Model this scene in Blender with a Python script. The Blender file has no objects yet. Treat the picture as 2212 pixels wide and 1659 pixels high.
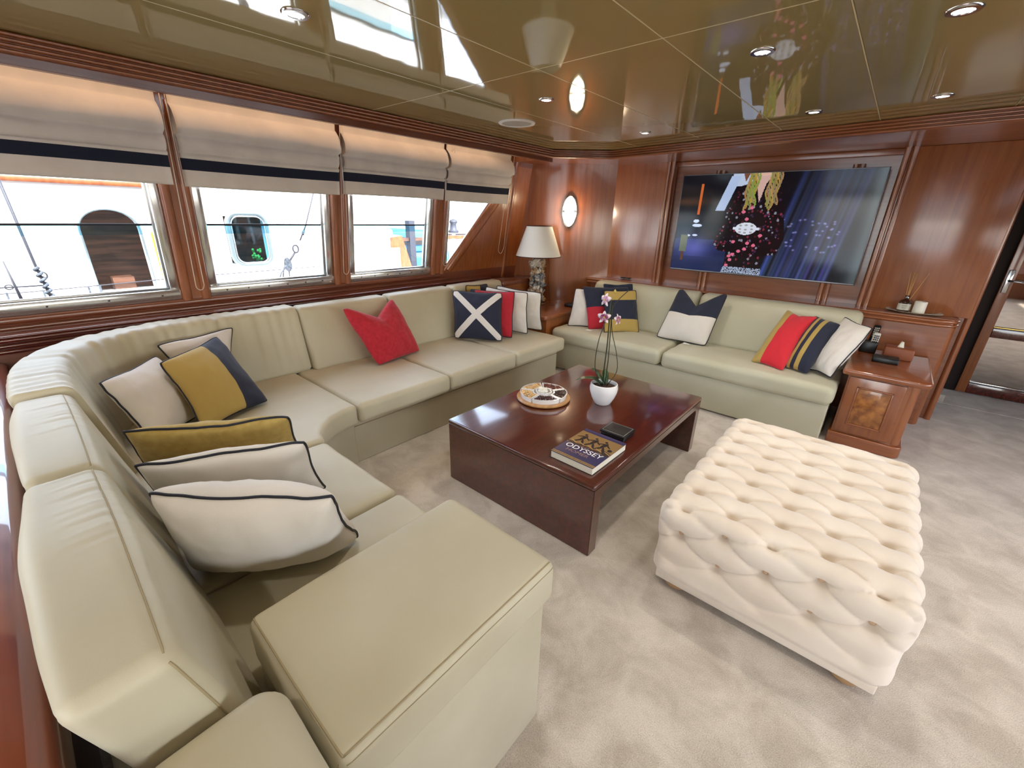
import bpy, bmesh, math, random
from mathutils import Vector, Matrix, noise
import numpy as np
random.seed(7)
C = bpy.context.scene.collection
PI = math.pi
SC = bpy.context.scene

# ------------------------------------------------------------ camera, world, sun, exposure
H = 1.5
yaw, pitch, roll = math.radians(-40.66), math.radians(21.59), math.radians(1.285)
fwd = Vector((math.sin(yaw)*math.cos(pitch), math.cos(yaw)*math.cos(pitch), -math.sin(pitch)))
rt = Vector((math.cos(yaw), -math.sin(yaw), 0)); upv = rt.cross(fwd)
r2 = rt*math.cos(roll)+upv*math.sin(roll); u2 = -rt*math.sin(roll)+upv*math.cos(roll)
cd = bpy.data.cameras.new('camera'); cam = bpy.data.objects.new('camera', cd); C.objects.link(cam)
m3 = Matrix((r2, u2, -fwd)).transposed()
cam.matrix_world = Matrix.Translation((0, 0, H)) @ m3.to_4x4()
cd.sensor_width = 36; cd.lens = 36*911.85/2212; cd.clip_start = 0.03; cd.clip_end = 500
SC.camera = cam
W = bpy.data.worlds.new('world'); SC.world = W; W.use_nodes = True
nt = W.node_tree; nt.nodes.clear()
wo = nt.nodes.new('ShaderNodeOutputWorld'); wb = nt.nodes.new('ShaderNodeBackground')
sky = nt.nodes.new('ShaderNodeTexSky'); sky.sky_type = 'NISHITA'; sky.sun_disc = False
sky.sun_elevation = math.radians(52); sky.sun_rotation = math.radians(100); sky.dust_density = 3.0; sky.air_density = 1.0
mxw = nt.nodes.new('ShaderNodeMixRGB'); mxw.inputs[0].default_value = 0.35; mxw.inputs[2].default_value = (0.97, 0.98, 1.0, 1)
hs = nt.nodes.new('ShaderNodeVectorMath'); hs.operation = 'SCALE'; hs.inputs[3].default_value = 0.22
nt.links.new(sky.outputs[0], hs.inputs[0]); nt.links.new(hs.outputs[0], mxw.inputs[1])
nt.links.new(mxw.outputs[0], wb.inputs[0]); wb.inputs[1].default_value = 9.5
nt.links.new(wb.outputs[0], wo.inputs[0])
sd = bpy.data.lights.new('sun', 'SUN'); sd.energy = 18; sd.angle = math.radians(1.5); sd.color = (1, .96, .88)
so = bpy.data.objects.new('sun', sd); C.objects.link(so)
so.rotation_euler = Vector((0.62, -0.18, 0.80)).to_track_quat('Z', 'Y').to_euler()
SC.view_settings.view_transform = 'Standard'; SC.view_settings.look = 'None'
SC.view_settings.gamma = 1; SC.view_settings.use_curve_mapping = False
SC.view_settings.exposure = -0.12

# ------------------------------------------------------------ materials
def srgb(r, g, b):
    f = lambda c: (c/255/12.92) if c/255 <= .04045 else ((c/255+.055)/1.055)**2.4
    return (f(r), f(g), f(b), 1)
def base_mat(name):
    m = bpy.data.materials.new(name); m.use_nodes = True
    return m, m.node_tree, m.node_tree.nodes['Principled BSDF']
def setp(b, rough=.5, metal=0., coat=0., coat_rough=.05, sheen=0., spec=.5, trans=0.):
    b.inputs['Roughness'].default_value = rough; b.inputs['Metallic'].default_value = metal
    b.inputs['Coat Weight'].default_value = coat; b.inputs['Coat IOR'].default_value = 1.65; b.inputs['Coat Roughness'].default_value = coat_rough
    b.inputs['Sheen Weight'].default_value = sheen; b.inputs['Specular IOR Level'].default_value = spec
    b.inputs['Transmission Weight'].default_value = trans
def add_bump(nt, b, scale, strength, detail=3, dist=.01, stretch=None):
    tc = nt.nodes.new('ShaderNodeTexCoord'); mp = nt.nodes.new('ShaderNodeMapping')
    if stretch: mp.inputs['Scale'].default_value = stretch
    n = nt.nodes.new('ShaderNodeTexNoise'); n.inputs['Scale'].default_value = scale; n.inputs['Detail'].default_value = detail
    bp = nt.nodes.new('ShaderNodeBump'); bp.inputs['Strength'].default_value = strength; bp.inputs['Distance'].default_value = dist
    nt.links.new(tc.outputs['Object'], mp.inputs[0]); nt.links.new(mp.outputs[0], n.inputs['Vector'])
    nt.links.new(n.outputs['Fac'], bp.inputs['Height']); nt.links.new(bp.outputs[0], b.inputs['Normal'])
    return n
def noise_mat(name, c1, c2, scale=4, rough=.5, bump=0, bscale=200, bdist=.002, stretch=None, detail=4, lo=.35, hi=.65, **k):
    m, nt, b = base_mat(name); setp(b, rough, **k)
    tc = nt.nodes.new('ShaderNodeTexCoord'); mp = nt.nodes.new('ShaderNodeMapping')
    if stretch: mp.inputs['Scale'].default_value = stretch
    n = nt.nodes.new('ShaderNodeTexNoise'); n.inputs['Scale'].default_value = scale; n.inputs['Detail'].default_value = detail
    cr = nt.nodes.new('ShaderNodeValToRGB'); cr.color_ramp.elements[0].position = lo; cr.color_ramp.elements[1].position = hi
    cr.color_ramp.elements[0].color = c1; cr.color_ramp.elements[1].color = c2
    nt.links.new(tc.outputs['Object'], mp.inputs[0]); nt.links.new(mp.outputs[0], n.inputs['Vector'])
    nt.links.new(n.outputs['Fac'], cr.inputs[0]); nt.links.new(cr.outputs[0], b.inputs['Base Color'])
    if bump: add_bump(nt, b, bscale, bump, dist=bdist)
    return m
def plain(name, c, rough=.5, bump=0, bscale=200, bdist=.002, emit=None, estr=0, **k):
    m, nt, b = base_mat(name); setp(b, rough, **k); b.inputs['Base Color'].default_value = c
    if emit: b.inputs['Emission Color'].default_value = emit; b.inputs['Emission Strength'].default_value = estr
    if bump: add_bump(nt, b, bscale, bump, dist=bdist)
    return m
def wood(name, c1, c2, c3, axis=2, scale=3.0, rough=.42, coat=.9, cr_=.15):
    m, nt, b = base_mat(name); setp(b, rough, coat=coat, coat_rough=cr_)
    tc = nt.nodes.new('ShaderNodeTexCoord'); mp = nt.nodes.new('ShaderNodeMapping')
    s = [11, 11, 11]; s[axis] = .7; mp.inputs['Scale'].default_value = s
    n = nt.nodes.new('ShaderNodeTexNoise'); n.inputs['Scale'].default_value = scale; n.inputs['Detail'].default_value = 6; n.inputs['Distortion'].default_value = .6
    n2 = nt.nodes.new('ShaderNodeTexNoise'); n2.inputs['Scale'].default_value = 1.1; n2.inputs['Detail'].default_value = 2
    cr = nt.nodes.new('ShaderNodeValToRGB'); e = cr.color_ramp.elements
    e[0].position = .3; e[0].color = c1; e[1].position = .72; e[1].color = c3; q = e.new(.5); q.color = c2
    mx = nt.nodes.new('ShaderNodeMixRGB'); mx.blend_type = 'MULTIPLY'; mx.inputs[0].default_value = .35
    cr2 = nt.nodes.new('ShaderNodeValToRGB'); cr2.color_ramp.elements[0].position = .3; cr2.color_ramp.elements[1].position = .7
    cr2.color_ramp.elements[0].color = (.72, .68, .68, 1); cr2.color_ramp.elements[1].color = (1, 1, 1, 1)
    L = nt.links.new
    L(tc.outputs['Object'], mp.inputs[0]); L(mp.outputs[0], n.inputs['Vector']); L(tc.outputs['Object'], n2.inputs['Vector'])
    L(n.outputs['Fac'], cr.inputs[0]); L(n2.outputs['Fac'], cr2.inputs[0]); L(cr.outputs[0], mx.inputs[1]); L(cr2.outputs[0], mx.inputs[2])
    L(mx.outputs[0], b.inputs['Base Color'])
    return m
M = {}
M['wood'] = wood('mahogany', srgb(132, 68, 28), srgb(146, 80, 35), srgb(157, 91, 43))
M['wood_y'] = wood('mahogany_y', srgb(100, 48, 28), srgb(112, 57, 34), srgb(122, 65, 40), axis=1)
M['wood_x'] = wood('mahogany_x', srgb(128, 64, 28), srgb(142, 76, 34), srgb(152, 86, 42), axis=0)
M['wood_dark'] = wood('mahogany_dark', srgb(70, 22, 14), srgb(88, 28, 18), srgb(100, 36, 22), axis=1, rough=.2, coat=1, cr_=.07)
M['rail'] = wood('rail_mahogany', srgb(108, 40, 16), srgb(126, 52, 22), srgb(138, 62, 28), axis=0, rough=.3, coat=1, cr_=.03)
M['table'] = wood('table_mahogany', srgb(62, 15, 6), srgb(76, 22, 9), srgb(90, 30, 13), axis=1, rough=.28, coat=1, cr_=.10)
M['burl'] = noise_mat('burl_veneer', srgb(120, 66, 22), srgb(176, 112, 50), scale=22, rough=.3, coat=.6, detail=8)
M['leather'] = noise_mat('cream_upholstery', srgb(184, 175, 148), srgb(193, 185, 160), scale=3, rough=.5, bump=.12, bscale=650, bdist=.001, sheen=.1)
M['leather2'] = noise_mat('cream_upholstery_green', srgb(184, 179, 152), srgb(193, 188, 164), scale=3, rough=.46, bump=.12, bscale=650, bdist=.001, sheen=.1)
M['seam'] = plain('stitch_thread', srgb(158, 142, 108), .7)
M['velvet'] = noise_mat('ivory_velvet', srgb(216, 200, 180), srgb(224, 210, 192), scale=5, rough=.75, sheen=.5, bump=.1, bscale=500, bdist=.001)
M['button'] = plain('ottoman_button_fabric', srgb(196, 164, 132), .7)
M['ottofoot'] = plain('light_wood_foot', srgb(168, 132, 92), .5)
M['canvas'] = noise_mat('offwhite_canvas', srgb(212, 205, 196), srgb(226, 219, 210), scale=3, rough=.9, bump=.3, bscale=380, bdist=.001, sheen=.2)
M['navy'] = noise_mat('navy_canvas', srgb(26, 30, 48), srgb(36, 42, 62), scale=40, rough=.9, bump=.3, bscale=380, bdist=.001, sheen=.15)
M['redcloth'] = noise_mat('red_canvas', srgb(168, 24, 40), srgb(186, 34, 50), scale=40, rough=.9, bump=.3, bscale=380, bdist=.001, sheen=.15)
M['gold'] = noise_mat('gold_canvas', srgb(172, 144, 74), srgb(184, 158, 88), scale=40, rough=.9, bump=.3, bscale=380, bdist=.001, sheen=.15)
M['piping'] = plain('navy_piping', srgb(16, 18, 32), .6)
M['blind'] = noise_mat('blind_linen', srgb(204, 200, 194), srgb(214, 210, 204), scale=6, rough=.9, bump=.25, bscale=300, bdist=.001)
M['blind_navy'] = plain('blind_navy_band', srgb(18, 26, 48), .9, bump=.2)
M['cord'] = plain('cream_cord', srgb(210, 200, 186), .7)
M['chrome'] = plain('polished_steel', srgb(200, 202, 204), .16, metal=1)
M['framesteel'] = plain('window_frame_steel', srgb(216, 218, 218), .22, metal=.85)
M['alu'] = plain('brushed_aluminium', srgb(196, 198, 198), .3, metal=1)
M['white'] = plain('white_ceramic', srgb(236, 234, 232), .25, coat=.3)
M['whiteplastic'] = plain('white_plastic', srgb(222, 218, 210), .5)
M['grille'] = plain('speaker_grille', srgb(176, 170, 160), .6, bump=.8, bscale=300, bdist=.002)
M['black'] = plain('black_plastic', srgb(14, 14, 16), .35)
M['blackleather'] = plain('black_leather', srgb(34, 26, 24), .5, bump=.3)
M['soil'] = noise_mat('bark_soil', srgb(40, 26, 18), srgb(84, 60, 42), scale=90, rough=.95, bump=1, bscale=120, bdist=.01)
M['leaf'] = noise_mat('orchid_leaf', srgb(44, 74, 48), srgb(76, 108, 72), scale=12, rough=.35, coat=.3)
M['stem'] = plain('orchid_stem', srgb(44, 48, 28), .5)
M['petal'] = noise_mat('orchid_petal', srgb(120, 28, 84), srgb(206, 150, 190), scale=40, rough=.6)
M['petal_edge'] = plain('petal_white_edge', srgb(236, 222, 232), .6)
M['petal_pink'] = noise_mat('orchid_petal_pink', srgb(190, 130, 180), srgb(224, 184, 216), scale=30, rough=.6)
M['yellowbud'] = plain('bud_yellow', srgb(200, 180, 90), .6)
M['board'] = noise_mat('serving_board', srgb(172, 124, 74), srgb(196, 148, 94), scale=5, stretch=(8, 1, 1), rough=.4, coat=.2)
M['cashew'] = noise_mat('cashew', srgb(214, 170, 112), srgb(232, 196, 142), scale=30, rough=.5)
M['almond'] = noise_mat('almond', srgb(96, 44, 32), srgb(136, 70, 50), scale=40, rough=.6)
M['raisin'] = noise_mat('raisin', srgb(50, 30, 22), srgb(98, 66, 44), scale=40, rough=.5)
M['darkberry'] = noise_mat('dried_berry', srgb(54, 18, 18), srgb(88, 34, 30), scale=40, rough=.45)
M['shell1'] = noise_mat('shell_white', srgb(190, 178, 164), srgb(236, 228, 216), scale=25, rough=.4)
M['shell2'] = noise_mat('shell_grey', srgb(92, 96, 104), srgb(160, 160, 164), scale=30, rough=.4)
M['shell3'] = noise_mat('shell_tan', srgb(150, 112, 76), srgb(206, 176, 138), scale=25, rough=.4)
M['shade'] = plain('lampshade_linen', srgb(236, 238, 234), .85, bump=.1)
M['shadetrim'] = plain('lampshade_trim', srgb(60, 24, 30), .7)
M['amber'] = plain('amber_glass', srgb(50, 22, 12), .08, coat=1)
M['labelw'] = plain('bottle_label', srgb(214, 210, 196), .7)
M['reed'] = plain('reed', srgb(206, 160, 104), .7)
M['wax'] = plain('candle_wax', srgb(232, 228, 214), .45)
M['traymarble'] = noise_mat('onyx_tray', srgb(140, 128, 108), srgb(196, 186, 166), scale=9, rough=.15, coat=.5)
M['tan'] = plain('tan_leather', srgb(140, 78, 48), .5, bump=.2)
M['hull'] = plain('white_gelcoat', srgb(238, 240, 242), .25, coat=.3)
M['water'] = noise_mat('harbour_water', srgb(40, 70, 84), srgb(70, 104, 116), scale=3, rough=.12, bump=.6, bscale=3, bdist=.1)
M['teak'] = noise_mat('teak', srgb(104, 50, 22), srgb(130, 70, 34), scale=3, stretch=(1, 8, 1), rough=.4)
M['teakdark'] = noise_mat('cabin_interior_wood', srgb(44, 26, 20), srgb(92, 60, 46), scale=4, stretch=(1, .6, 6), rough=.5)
M['yellow'] = plain('yellow_canvas', srgb(190, 118, 6), .8)
M['ropem'] = noise_mat('grey_rope', srgb(46, 52, 62), srgb(84, 92, 104), scale=60, rough=.9)
M['portsteel'] = plain('porthole_steel', srgb(104, 118, 124), .35, metal=.5)
M['steel'] = plain('rigging_steel', srgb(44, 46, 56), .6, metal=.2)
M['bluecanvas'] = plain('blue_boat_cover', srgb(60, 110, 150), .8)
M['green'] = plain('plant_green', srgb(60, 130, 50), .6)
M['beigesol'] = plain('marina_stone', srgb(190, 186, 178), .9)
M['paper'] = noise_mat('page_block', srgb(222, 214, 192), srgb(240, 234, 216), scale=4, stretch=(.3, .3, 220), rough=.9)
M['tvframe'] = plain('tv_frame_metal', srgb(120, 120, 126), .3, metal=.9)
M['passage_shade'] = plain('passage_gap_shade', srgb(34, 18, 12), .8)  # near-black tone puts the shade of the passage gap into the colour
M['goldtrim'] = plain('brass_trim', srgb(190, 160, 90), .2, metal=1)
M['mirror'] = plain('mirror_glass', srgb(205, 200, 196), .03, metal=1)
M['grime'] = plain('ceiling_joint', srgb(206, 192, 150), .4)

def glass_mat(name, tint, refl=1.0):
    m = bpy.data.materials.new(name); m.use_nodes = True; nt = m.node_tree; nt.nodes.clear()
    o = nt.nodes.new('ShaderNodeOutputMaterial'); t = nt.nodes.new('ShaderNodeBsdfTransparent'); g = nt.nodes.new('ShaderNodeBsdfGlossy')
    g.inputs['Roughness'].default_value = .02; t.inputs['Color'].default_value = tint
    f = nt.nodes.new('ShaderNodeFresnel'); f.inputs['IOR'].default_value = 1.45
    mx = nt.nodes.new('ShaderNodeMixShader')
    ge = nt.nodes.new('ShaderNodeNewGeometry'); iv = nt.nodes.new('ShaderNodeMath'); iv.operation = 'SUBTRACT'; iv.inputs[0].default_value = 1.0; ml = nt.nodes.new('ShaderNodeMath'); ml.operation = 'MULTIPLY'
    nt.links.new(ge.outputs['Backfacing'], iv.inputs[1]); nt.links.new(iv.outputs[0], ml.inputs[0]); nt.links.new(f.outputs[0], ml.inputs[1])
    nt.links.new(ml.outputs[0], mx.inputs[0]); nt.links.new(t.outputs[0], mx.inputs[1]); nt.links.new(g.outputs[0], mx.inputs[2])
    nt.links.new(mx.outputs[0], o.inputs['Surface'])
    return m
M['glass'] = glass_mat('window_glass', (.97, .99, .99, 1))
M['glasstint'] = glass_mat('overlapping_glass', (.62, .84, .92, 1))
M['lampglass'] = glass_mat('vase_glass', (.96, .97, .97, 1))

def emis(name, col, s):
    m = bpy.data.materials.new(name); m.use_nodes = True; nt = m.node_tree; nt.nodes.clear()
    o = nt.nodes.new('ShaderNodeOutputMaterial'); e = nt.nodes.new('ShaderNodeEmission')
    e.inputs[0].default_value = col; e.inputs[1].default_value = s; nt.links.new(e.outputs[0], o.inputs[0]); return m
M['bulb'] = emis('downlight_and_fill_bulb', (1, .93, .82, 1), 22)
M['sconceglow'] = emis('sconce_glass_lit', (1, .84, .58, 1), 13)
M['cove'] = emis('cove_strip_lit', (1, .62, .32, 1), 2)

# ceiling lacquer
def ceil_mat():
    m, nt, b = base_mat('olive_lacquer_ceiling'); setp(b, .035, spec=.55)
    b.inputs['Base Color'].default_value = srgb(152, 137, 92)
    add_bump(nt, b, 5.0, .06, detail=1, dist=.01)
    return m
M['ceiling'] = ceil_mat()
def carpet_mat():
    m, nt, b = base_mat('beige_carpet'); setp(b, .95, sheen=.4, spec=.1)
    L = nt.links.new
    tc = nt.nodes.new('ShaderNodeTexCoord'); mp = nt.nodes.new('ShaderNodeMapping'); mp.inputs['Rotation'].default_value = (0, 0, .7); mp.inputs['Scale'].default_value = (1, 1.1, 1)
    n = nt.nodes.new('ShaderNodeTexNoise'); n.inputs['Scale'].default_value = 5.2; n.inputs['Detail'].default_value = 4; n.inputs['Roughness'].default_value = .62; n.inputs['Distortion'].default_value = .45
    cr = nt.nodes.new('ShaderNodeValToRGB'); cr.color_ramp.elements[0].position = .36; cr.color_ramp.elements[1].position = .62
    cr.color_ramp.elements[0].color = srgb(176, 164, 148); cr.color_ramp.elements[1].color = srgb(204, 193, 178)
    n2 = nt.nodes.new('ShaderNodeTexNoise'); n2.inputs['Scale'].default_value = 260; n2.inputs['Detail'].default_value = 3
    mx = nt.nodes.new('ShaderNodeMixRGB'); mx.blend_type = 'OVERLAY'; mx.inputs[0].default_value = .5
    bp = nt.nodes.new('ShaderNodeBump'); bp.inputs['Strength'].default_value = .6; bp.inputs['Distance'].default_value = .006
    bp2 = nt.nodes.new('ShaderNodeBump'); bp2.inputs['Strength'].default_value = .25; bp2.inputs['Distance'].default_value = .02
    L(tc.outputs['Object'], mp.inputs[0]); L(mp.outputs[0], n.inputs['Vector']); L(tc.outputs['Object'], n2.inputs['Vector'])
    L(n.outputs['Fac'], cr.inputs[0]); L(cr.outputs[0], mx.inputs[1]); L(n2.outputs['Fac'], mx.inputs[2]); L(mx.outputs[0], b.inputs['Base Color'])
    L(n2.outputs['Fac'], bp.inputs['Height']); L(n.outputs['Fac'], bp2.inputs['Height']); L(bp.outputs[0], bp2.inputs['Normal']); L(bp2.outputs[0], b.inputs['Normal'])
    return m
M['carpet'] = carpet_mat()

# ------------------------------------------------------------ mesh helpers
def mesh_obj(name, verts, faces, mat, parent=None, smooth=False, mats=None, fmi=None, loc=None, uv=None):
    me = bpy.data.meshes.new(name); me.from_pydata([tuple(v) for v in verts], [], faces)
    for mm in (mats or [mat]): me.materials.append(mm)
    if fmi is not None: me.polygons.foreach_set('material_index', fmi)
    me.polygons.foreach_set('use_smooth', [smooth]*len(me.polygons))
    if uv is not None:
        l = me.uv_layers.new(name='UVMap')
        for i, lp in enumerate(me.loops): l.data[i].uv = uv[lp.vertex_index]
    me.update()
    o = bpy.data.objects.new(name, me); C.objects.link(o)
    if parent is not None: o.parent = parent
    if loc is not None: o.location = loc
    return o
def bm_obj(name, bm, mat, parent=None, smooth=False, recalc=True):
    if recalc: bmesh.ops.recalc_face_normals(bm, faces=bm.faces)
    me = bpy.data.meshes.new(name); bm.to_mesh(me); bm.free(); me.materials.append(mat)
    me.polygons.foreach_set('use_smooth', [smooth]*len(me.polygons))
    if smooth:
        try: me.set_sharp_from_angle(angle=math.radians(50))
        except Exception: pass
    o = bpy.data.objects.new(name, me); C.objects.link(o)
    if parent is not None: o.parent = parent
    return o
def empty(name, loc=(0, 0, 0)):
    o = bpy.data.objects.new(name, None); C.objects.link(o); o.location = loc; o.empty_display_size = .1; return o
def tag(o, label=None, cat=None, group=None, kind=None):
    if label: o['label'] = label
    if cat: o['category'] = cat
    if group: o['group'] = group
    if kind: o['kind'] = kind
    return o
def rel(o):
    """re-seat the mesh / parts built in world space under a moved parent empty"""
    if o.parent is not None:
        o.location = o.location - o.parent.matrix_basis.translation if False else o.location
def under(parent):
    """children were built in world coordinates: cancel the parent's offset"""
    off = parent.location.copy()
    for ch in list(parent.children): ch.location = ch.location - off
def boxbm(bm, x0, x1, y0, y1, z0, z1, f=None):
    v = [bm.verts.new(f(Vector(p)) if f else p) for p in
         [(x0, y0, z0), (x1, y0, z0), (x1, y1, z0), (x0, y1, z0), (x0, y0, z1), (x1, y0, z1), (x1, y1, z1), (x0, y1, z1)]]
    for q in [(0, 3, 2, 1), (4, 5, 6, 7), (0, 1, 5, 4), (1, 2, 6, 5), (2, 3, 7, 6), (3, 0, 4, 7)]: bm.faces.new([v[i] for i in q])
def box(name, x0, x1, y0, y1, z0, z1, mat, parent=None, bevel=0, seg=2, f=None, smooth=None):
    bm = bmesh.new(); boxbm(bm, x0, x1, y0, y1, z0, z1, f)
    if bevel: bmesh.ops.bevel(bm, geom=bm.edges[:]+bm.verts[:], offset=bevel, segments=seg, affect='EDGES', profile=.5)
    return bm_obj(name, bm, mat, parent, smooth=bool(bevel) if smooth is None else smooth)
def prism(name, pts, z0, z1, mat, parent=None, bevel=0, seg=3, f=None, puff=0):
    bm = bmesh.new(); n = len(pts)
    a = [bm.verts.new((p[0], p[1], z0)) for p in pts]; b = [bm.verts.new((p[0], p[1], z1)) for p in pts]
    bm.faces.new(a[::-1]); bm.faces.new(b)
    for i in range(n): bm.faces.new([a[i], a[(i+1) % n], b[(i+1) % n], b[i]])
    bmesh.ops.recalc_face_normals(bm, faces=bm.faces)
    if bevel:
        es = [e for e in bm.edges if abs(e.verts[0].co.z-e.verts[1].co.z) < 1e-6 or e.calc_face_angle(0) > .6]
        bmesh.ops.bevel(bm, geom=es, offset=bevel, segments=seg, affect='EDGES', profile=.5)
    if f:
        for v in bm.verts: v.co = f(v.co)
    return bm_obj(name, bm, mat, parent, smooth=bool(bevel))
def rgrid(a, b, r, step):
    k = 4
    L = [a+r*(1-math.cos(PI/2*i/k)) if False else a+r*i/k for i in range(k)]
    n = max(2, int(round((b-a-2*r)/step)))
    L += [a+r+(b-a-2*r)*i/n for i in range(n+1)]
    L += [b-r+r*(i+1)/k for i in range(k)]
    return L
def rbox(name, x0, x1, y0, y1, z0, z1, r, mat, parent=None, step=.06, disp=None, f=None):
    """box with rounded edges on a regular grid; disp(boxpoint, normal)->offset along the normal; f warps the result"""
    X, Y, Z = rgrid(x0, x1, r, step), rgrid(y0, y1, r, step), rgrid(z0, z1, r, step)
    idx = {}; V = []; F = []
    lo = Vector((x0+r, y0+r, z0+r)); hi = Vector((x1-r, y1-r, z1-r))
    def vid(i, j, k):
        key = (i, j, k)
        if key in idx: return idx[key]
        p = Vector((X[i], Y[j], Z[k]))
        q = Vector((min(max(p.x, lo.x), hi.x), min(max(p.y, lo.y), hi.y), min(max(p.z, lo.z), hi.z)))
        d = p-q
        # cube -> sphere warp keeps the arc even
        if d.length > 1e-9:
            e = d/r; e = Vector([math.tan(c*PI/4) for c in e]); nrm = e.normalized()
        else: nrm = Vector((0, 0, 1))
        P = q+nrm*r
        if disp: P = P+nrm*disp(p, nrm)
        if f: P = f(P)
        idx[key] = len(V); V.append(P); return idx[key]
    nx, ny, nz = len(X)-1, len(Y)-1, len(Z)-1
    for i in range(nx):
        for j in range(ny):
            F.append([vid(i, j, nz), vid(i+1, j, nz), vid(i+1, j+1, nz), vid(i, j+1, nz)])
            F.append([vid(i, j, 0), vid(i, j+1, 0), vid(i+1, j+1, 0), vid(i+1, j, 0)])
    for i in range(nx):
        for k in range(nz):
            F.append([vid(i, 0, k), vid(i+1, 0, k), vid(i+1, 0, k+1), vid(i, 0, k+1)])
            F.append([vid(i, ny, k), vid(i, ny, k+1), vid(i+1, ny, k+1), vid(i+1, ny, k)])
    for j in range(ny):
        for k in range(nz):
            F.append([vid(0, j, k), vid(0, j, k+1), vid(0, j+1, k+1), vid(0, j+1, k)])
            F.append([vid(nx, j, k), vid(nx, j+1, k), vid(nx, j+1, k+1), vid(nx, j, k+1)])
    return mesh_obj(name, V, F, mat, parent, smooth=True)
def surf(x0, x1, y0, y1, z0, z1, r, disp=None, f=None, out=.0005):
    lo = Vector((x0+r, y0+r, z0+r)); hi = Vector((x1-r, y1-r, z1-r))
    def g(*p):
        p = Vector(p); q = Vector((min(max(p.x, lo.x), hi.x), min(max(p.y, lo.y), hi.y), min(max(p.z, lo.z), hi.z))); d = p-q
        e = d/r if d.length > 1e-9 else Vector((0, 0, 1)); n = Vector([math.tan(c*PI/4) for c in e]).normalized() if d.length > 1e-9 else e
        P = q+n*(r+out)
        if disp: P = P+n*disp(p, n)
        return f(P) if f else P
    return g
def tube(name, pts, r, mat, parent=None, closed=False, n=8, rad=None):
    pts = [Vector(p) for p in pts]; N = len(pts); V = []; F = []
    tang = []
    for i in range(N):
        a = pts[(i-1) % N] if (closed or i > 0) else pts[i]; b = pts[(i+1) % N] if (closed or i < N-1) else pts[i]
        tang.append((b-a).normalized())
    ref = Vector((0, 0, 1)) if abs(tang[0].z) < .9 else Vector((1, 0, 0))
    u = tang[0].cross(ref).normalized()
    for i in range(N):
        u = (u-tang[i]*u.dot(tang[i])).normalized(); w = tang[i].cross(u)
        rr = rad[i] if rad else r
        for k in range(n):
            a = 2*PI*k/n; V.append(pts[i]+u*math.cos(a)*rr+w*math.sin(a)*rr)
    for i in range(N if closed else N-1):
        j = (i+1) % N
        for k in range(n): F.append([i*n+k, i*n+(k+1) % n, j*n+(k+1) % n, j*n+k])
    if not closed: F.append(list(range(n))[::-1]); F.append([(N-1)*n+k for k in range(n)])
    return mesh_obj(name, V, F, mat, parent, smooth=True)
def lathe(name, prof, c, mat, parent=None, n=32, smooth=True, sx=1, sy=1):
    V = []; F = []; m = len(prof)
    for (r, z) in prof:
        for k in range(n):
            a = 2*PI*k/n; V.append((c[0]+r*math.cos(a)*sx, c[1]+r*math.sin(a)*sy, c[2]+z))
    for i in range(m-1):
        for k in range(n): F.append([i*n+k, i*n+(k+1) % n, (i+1)*n+(k+1) % n, (i+1)*n+k])
    if prof[0][0] > 1e-6: F.append(list(range(n))[::-1])
    if prof[-1][0] > 1e-6: F.append([(m-1)*n+k for k in range(n)])
    bm = bmesh.new(); me = bpy.data.meshes.new('t'); me.from_pydata([tuple(v) for v in V], [], F); bm.from_mesh(me); bpy.data.meshes.remove(me)
    bmesh.ops.remove_doubles(bm, verts=bm.verts, dist=1e-6)
    return bm_obj(name, bm, mat, parent, smooth=smooth)
def moulding(name, path, prof, mat, parent=None, closed=False, smooth=True, f=None, side=1):
    """sweep a (d, z) profile along an xy path with mitred corners; d is measured to the left*side of the path"""
    P = [Vector((p[0], p[1])) for p in path]; N = len(P); V = []; F = []; m = len(prof)
    for i in range(N):
        a = (P[i]-P[i-1]).normalized() if (i > 0 or closed) else None
        b = (P[(i+1) % N]-P[i]).normalized() if (i < N-1 or closed) else None
        if a is None: a = b
        if b is None: b = a
        na, nb = Vector((-a.y, a.x)), Vector((-b.y, b.x)); mm = (na+nb).normalized(); s = 1/max(.3, mm.dot(na))
        for d, z in prof:
            q = P[i]+mm*(d*s*side); v = Vector((q.x, q.y, z)); V.append(f(v) if f else v)
    for i in range(N if closed else N-1):
        j = (i+1) % N
        for k in range(m):
            F.append([i*m+k, i*m+(k+1) % m, j*m+(k+1) % m, j*m+k])
    if not closed: F.append(list(range(m))[::-1]); F.append([(N-1)*m+k for k in range(m)])
    bm = bmesh.new(); me = bpy.data.meshes.new('t'); me.from_pydata([tuple(v) for v in V], [], F); bm.from_mesh(me); bpy.data.meshes.remove(me)
    return bm_obj(name, bm, mat, parent, smooth=smooth)
def beads(n, d0, d1, z0, z1, bulge):
    """profile: a board d0..d1 deep carrying n half-round beads on its d1 face from z0 to z1"""
    pr = [(d0, z0)]
    h = (z1-z0)/n
    for i in range(n):
        for k in range(7):
            a = -PI/2+PI*k/6; pr.append((d1+bulge*math.cos(a)*(1 if k not in (0, 6) else 0), z0+h*(i+.5)+h*.46*math.sin(a)))
    pr.append((d0, z1)); return pr
def nz(p, s): return noise.noise(Vector(p)*s)

# ------------------------------------------------------------ the setting
def xl(z): return -3.24-.165*(2.15-z)          # the window wall leans outward towards its foot
def lean(v): return Vector((v.x+xl(v.z), v.y, v.z))
def st(o, label=None): o['kind'] = 'structure'; return o
ZC = 2.12
fl = st(box('floor', -3.6, 3.1, -3.3, 5.262, -.05, 0, M['carpet']))
st(box('floor_passage', -.2, 3.1, 5.268, 7.5, -.05, .004, M['carpet']))
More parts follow.
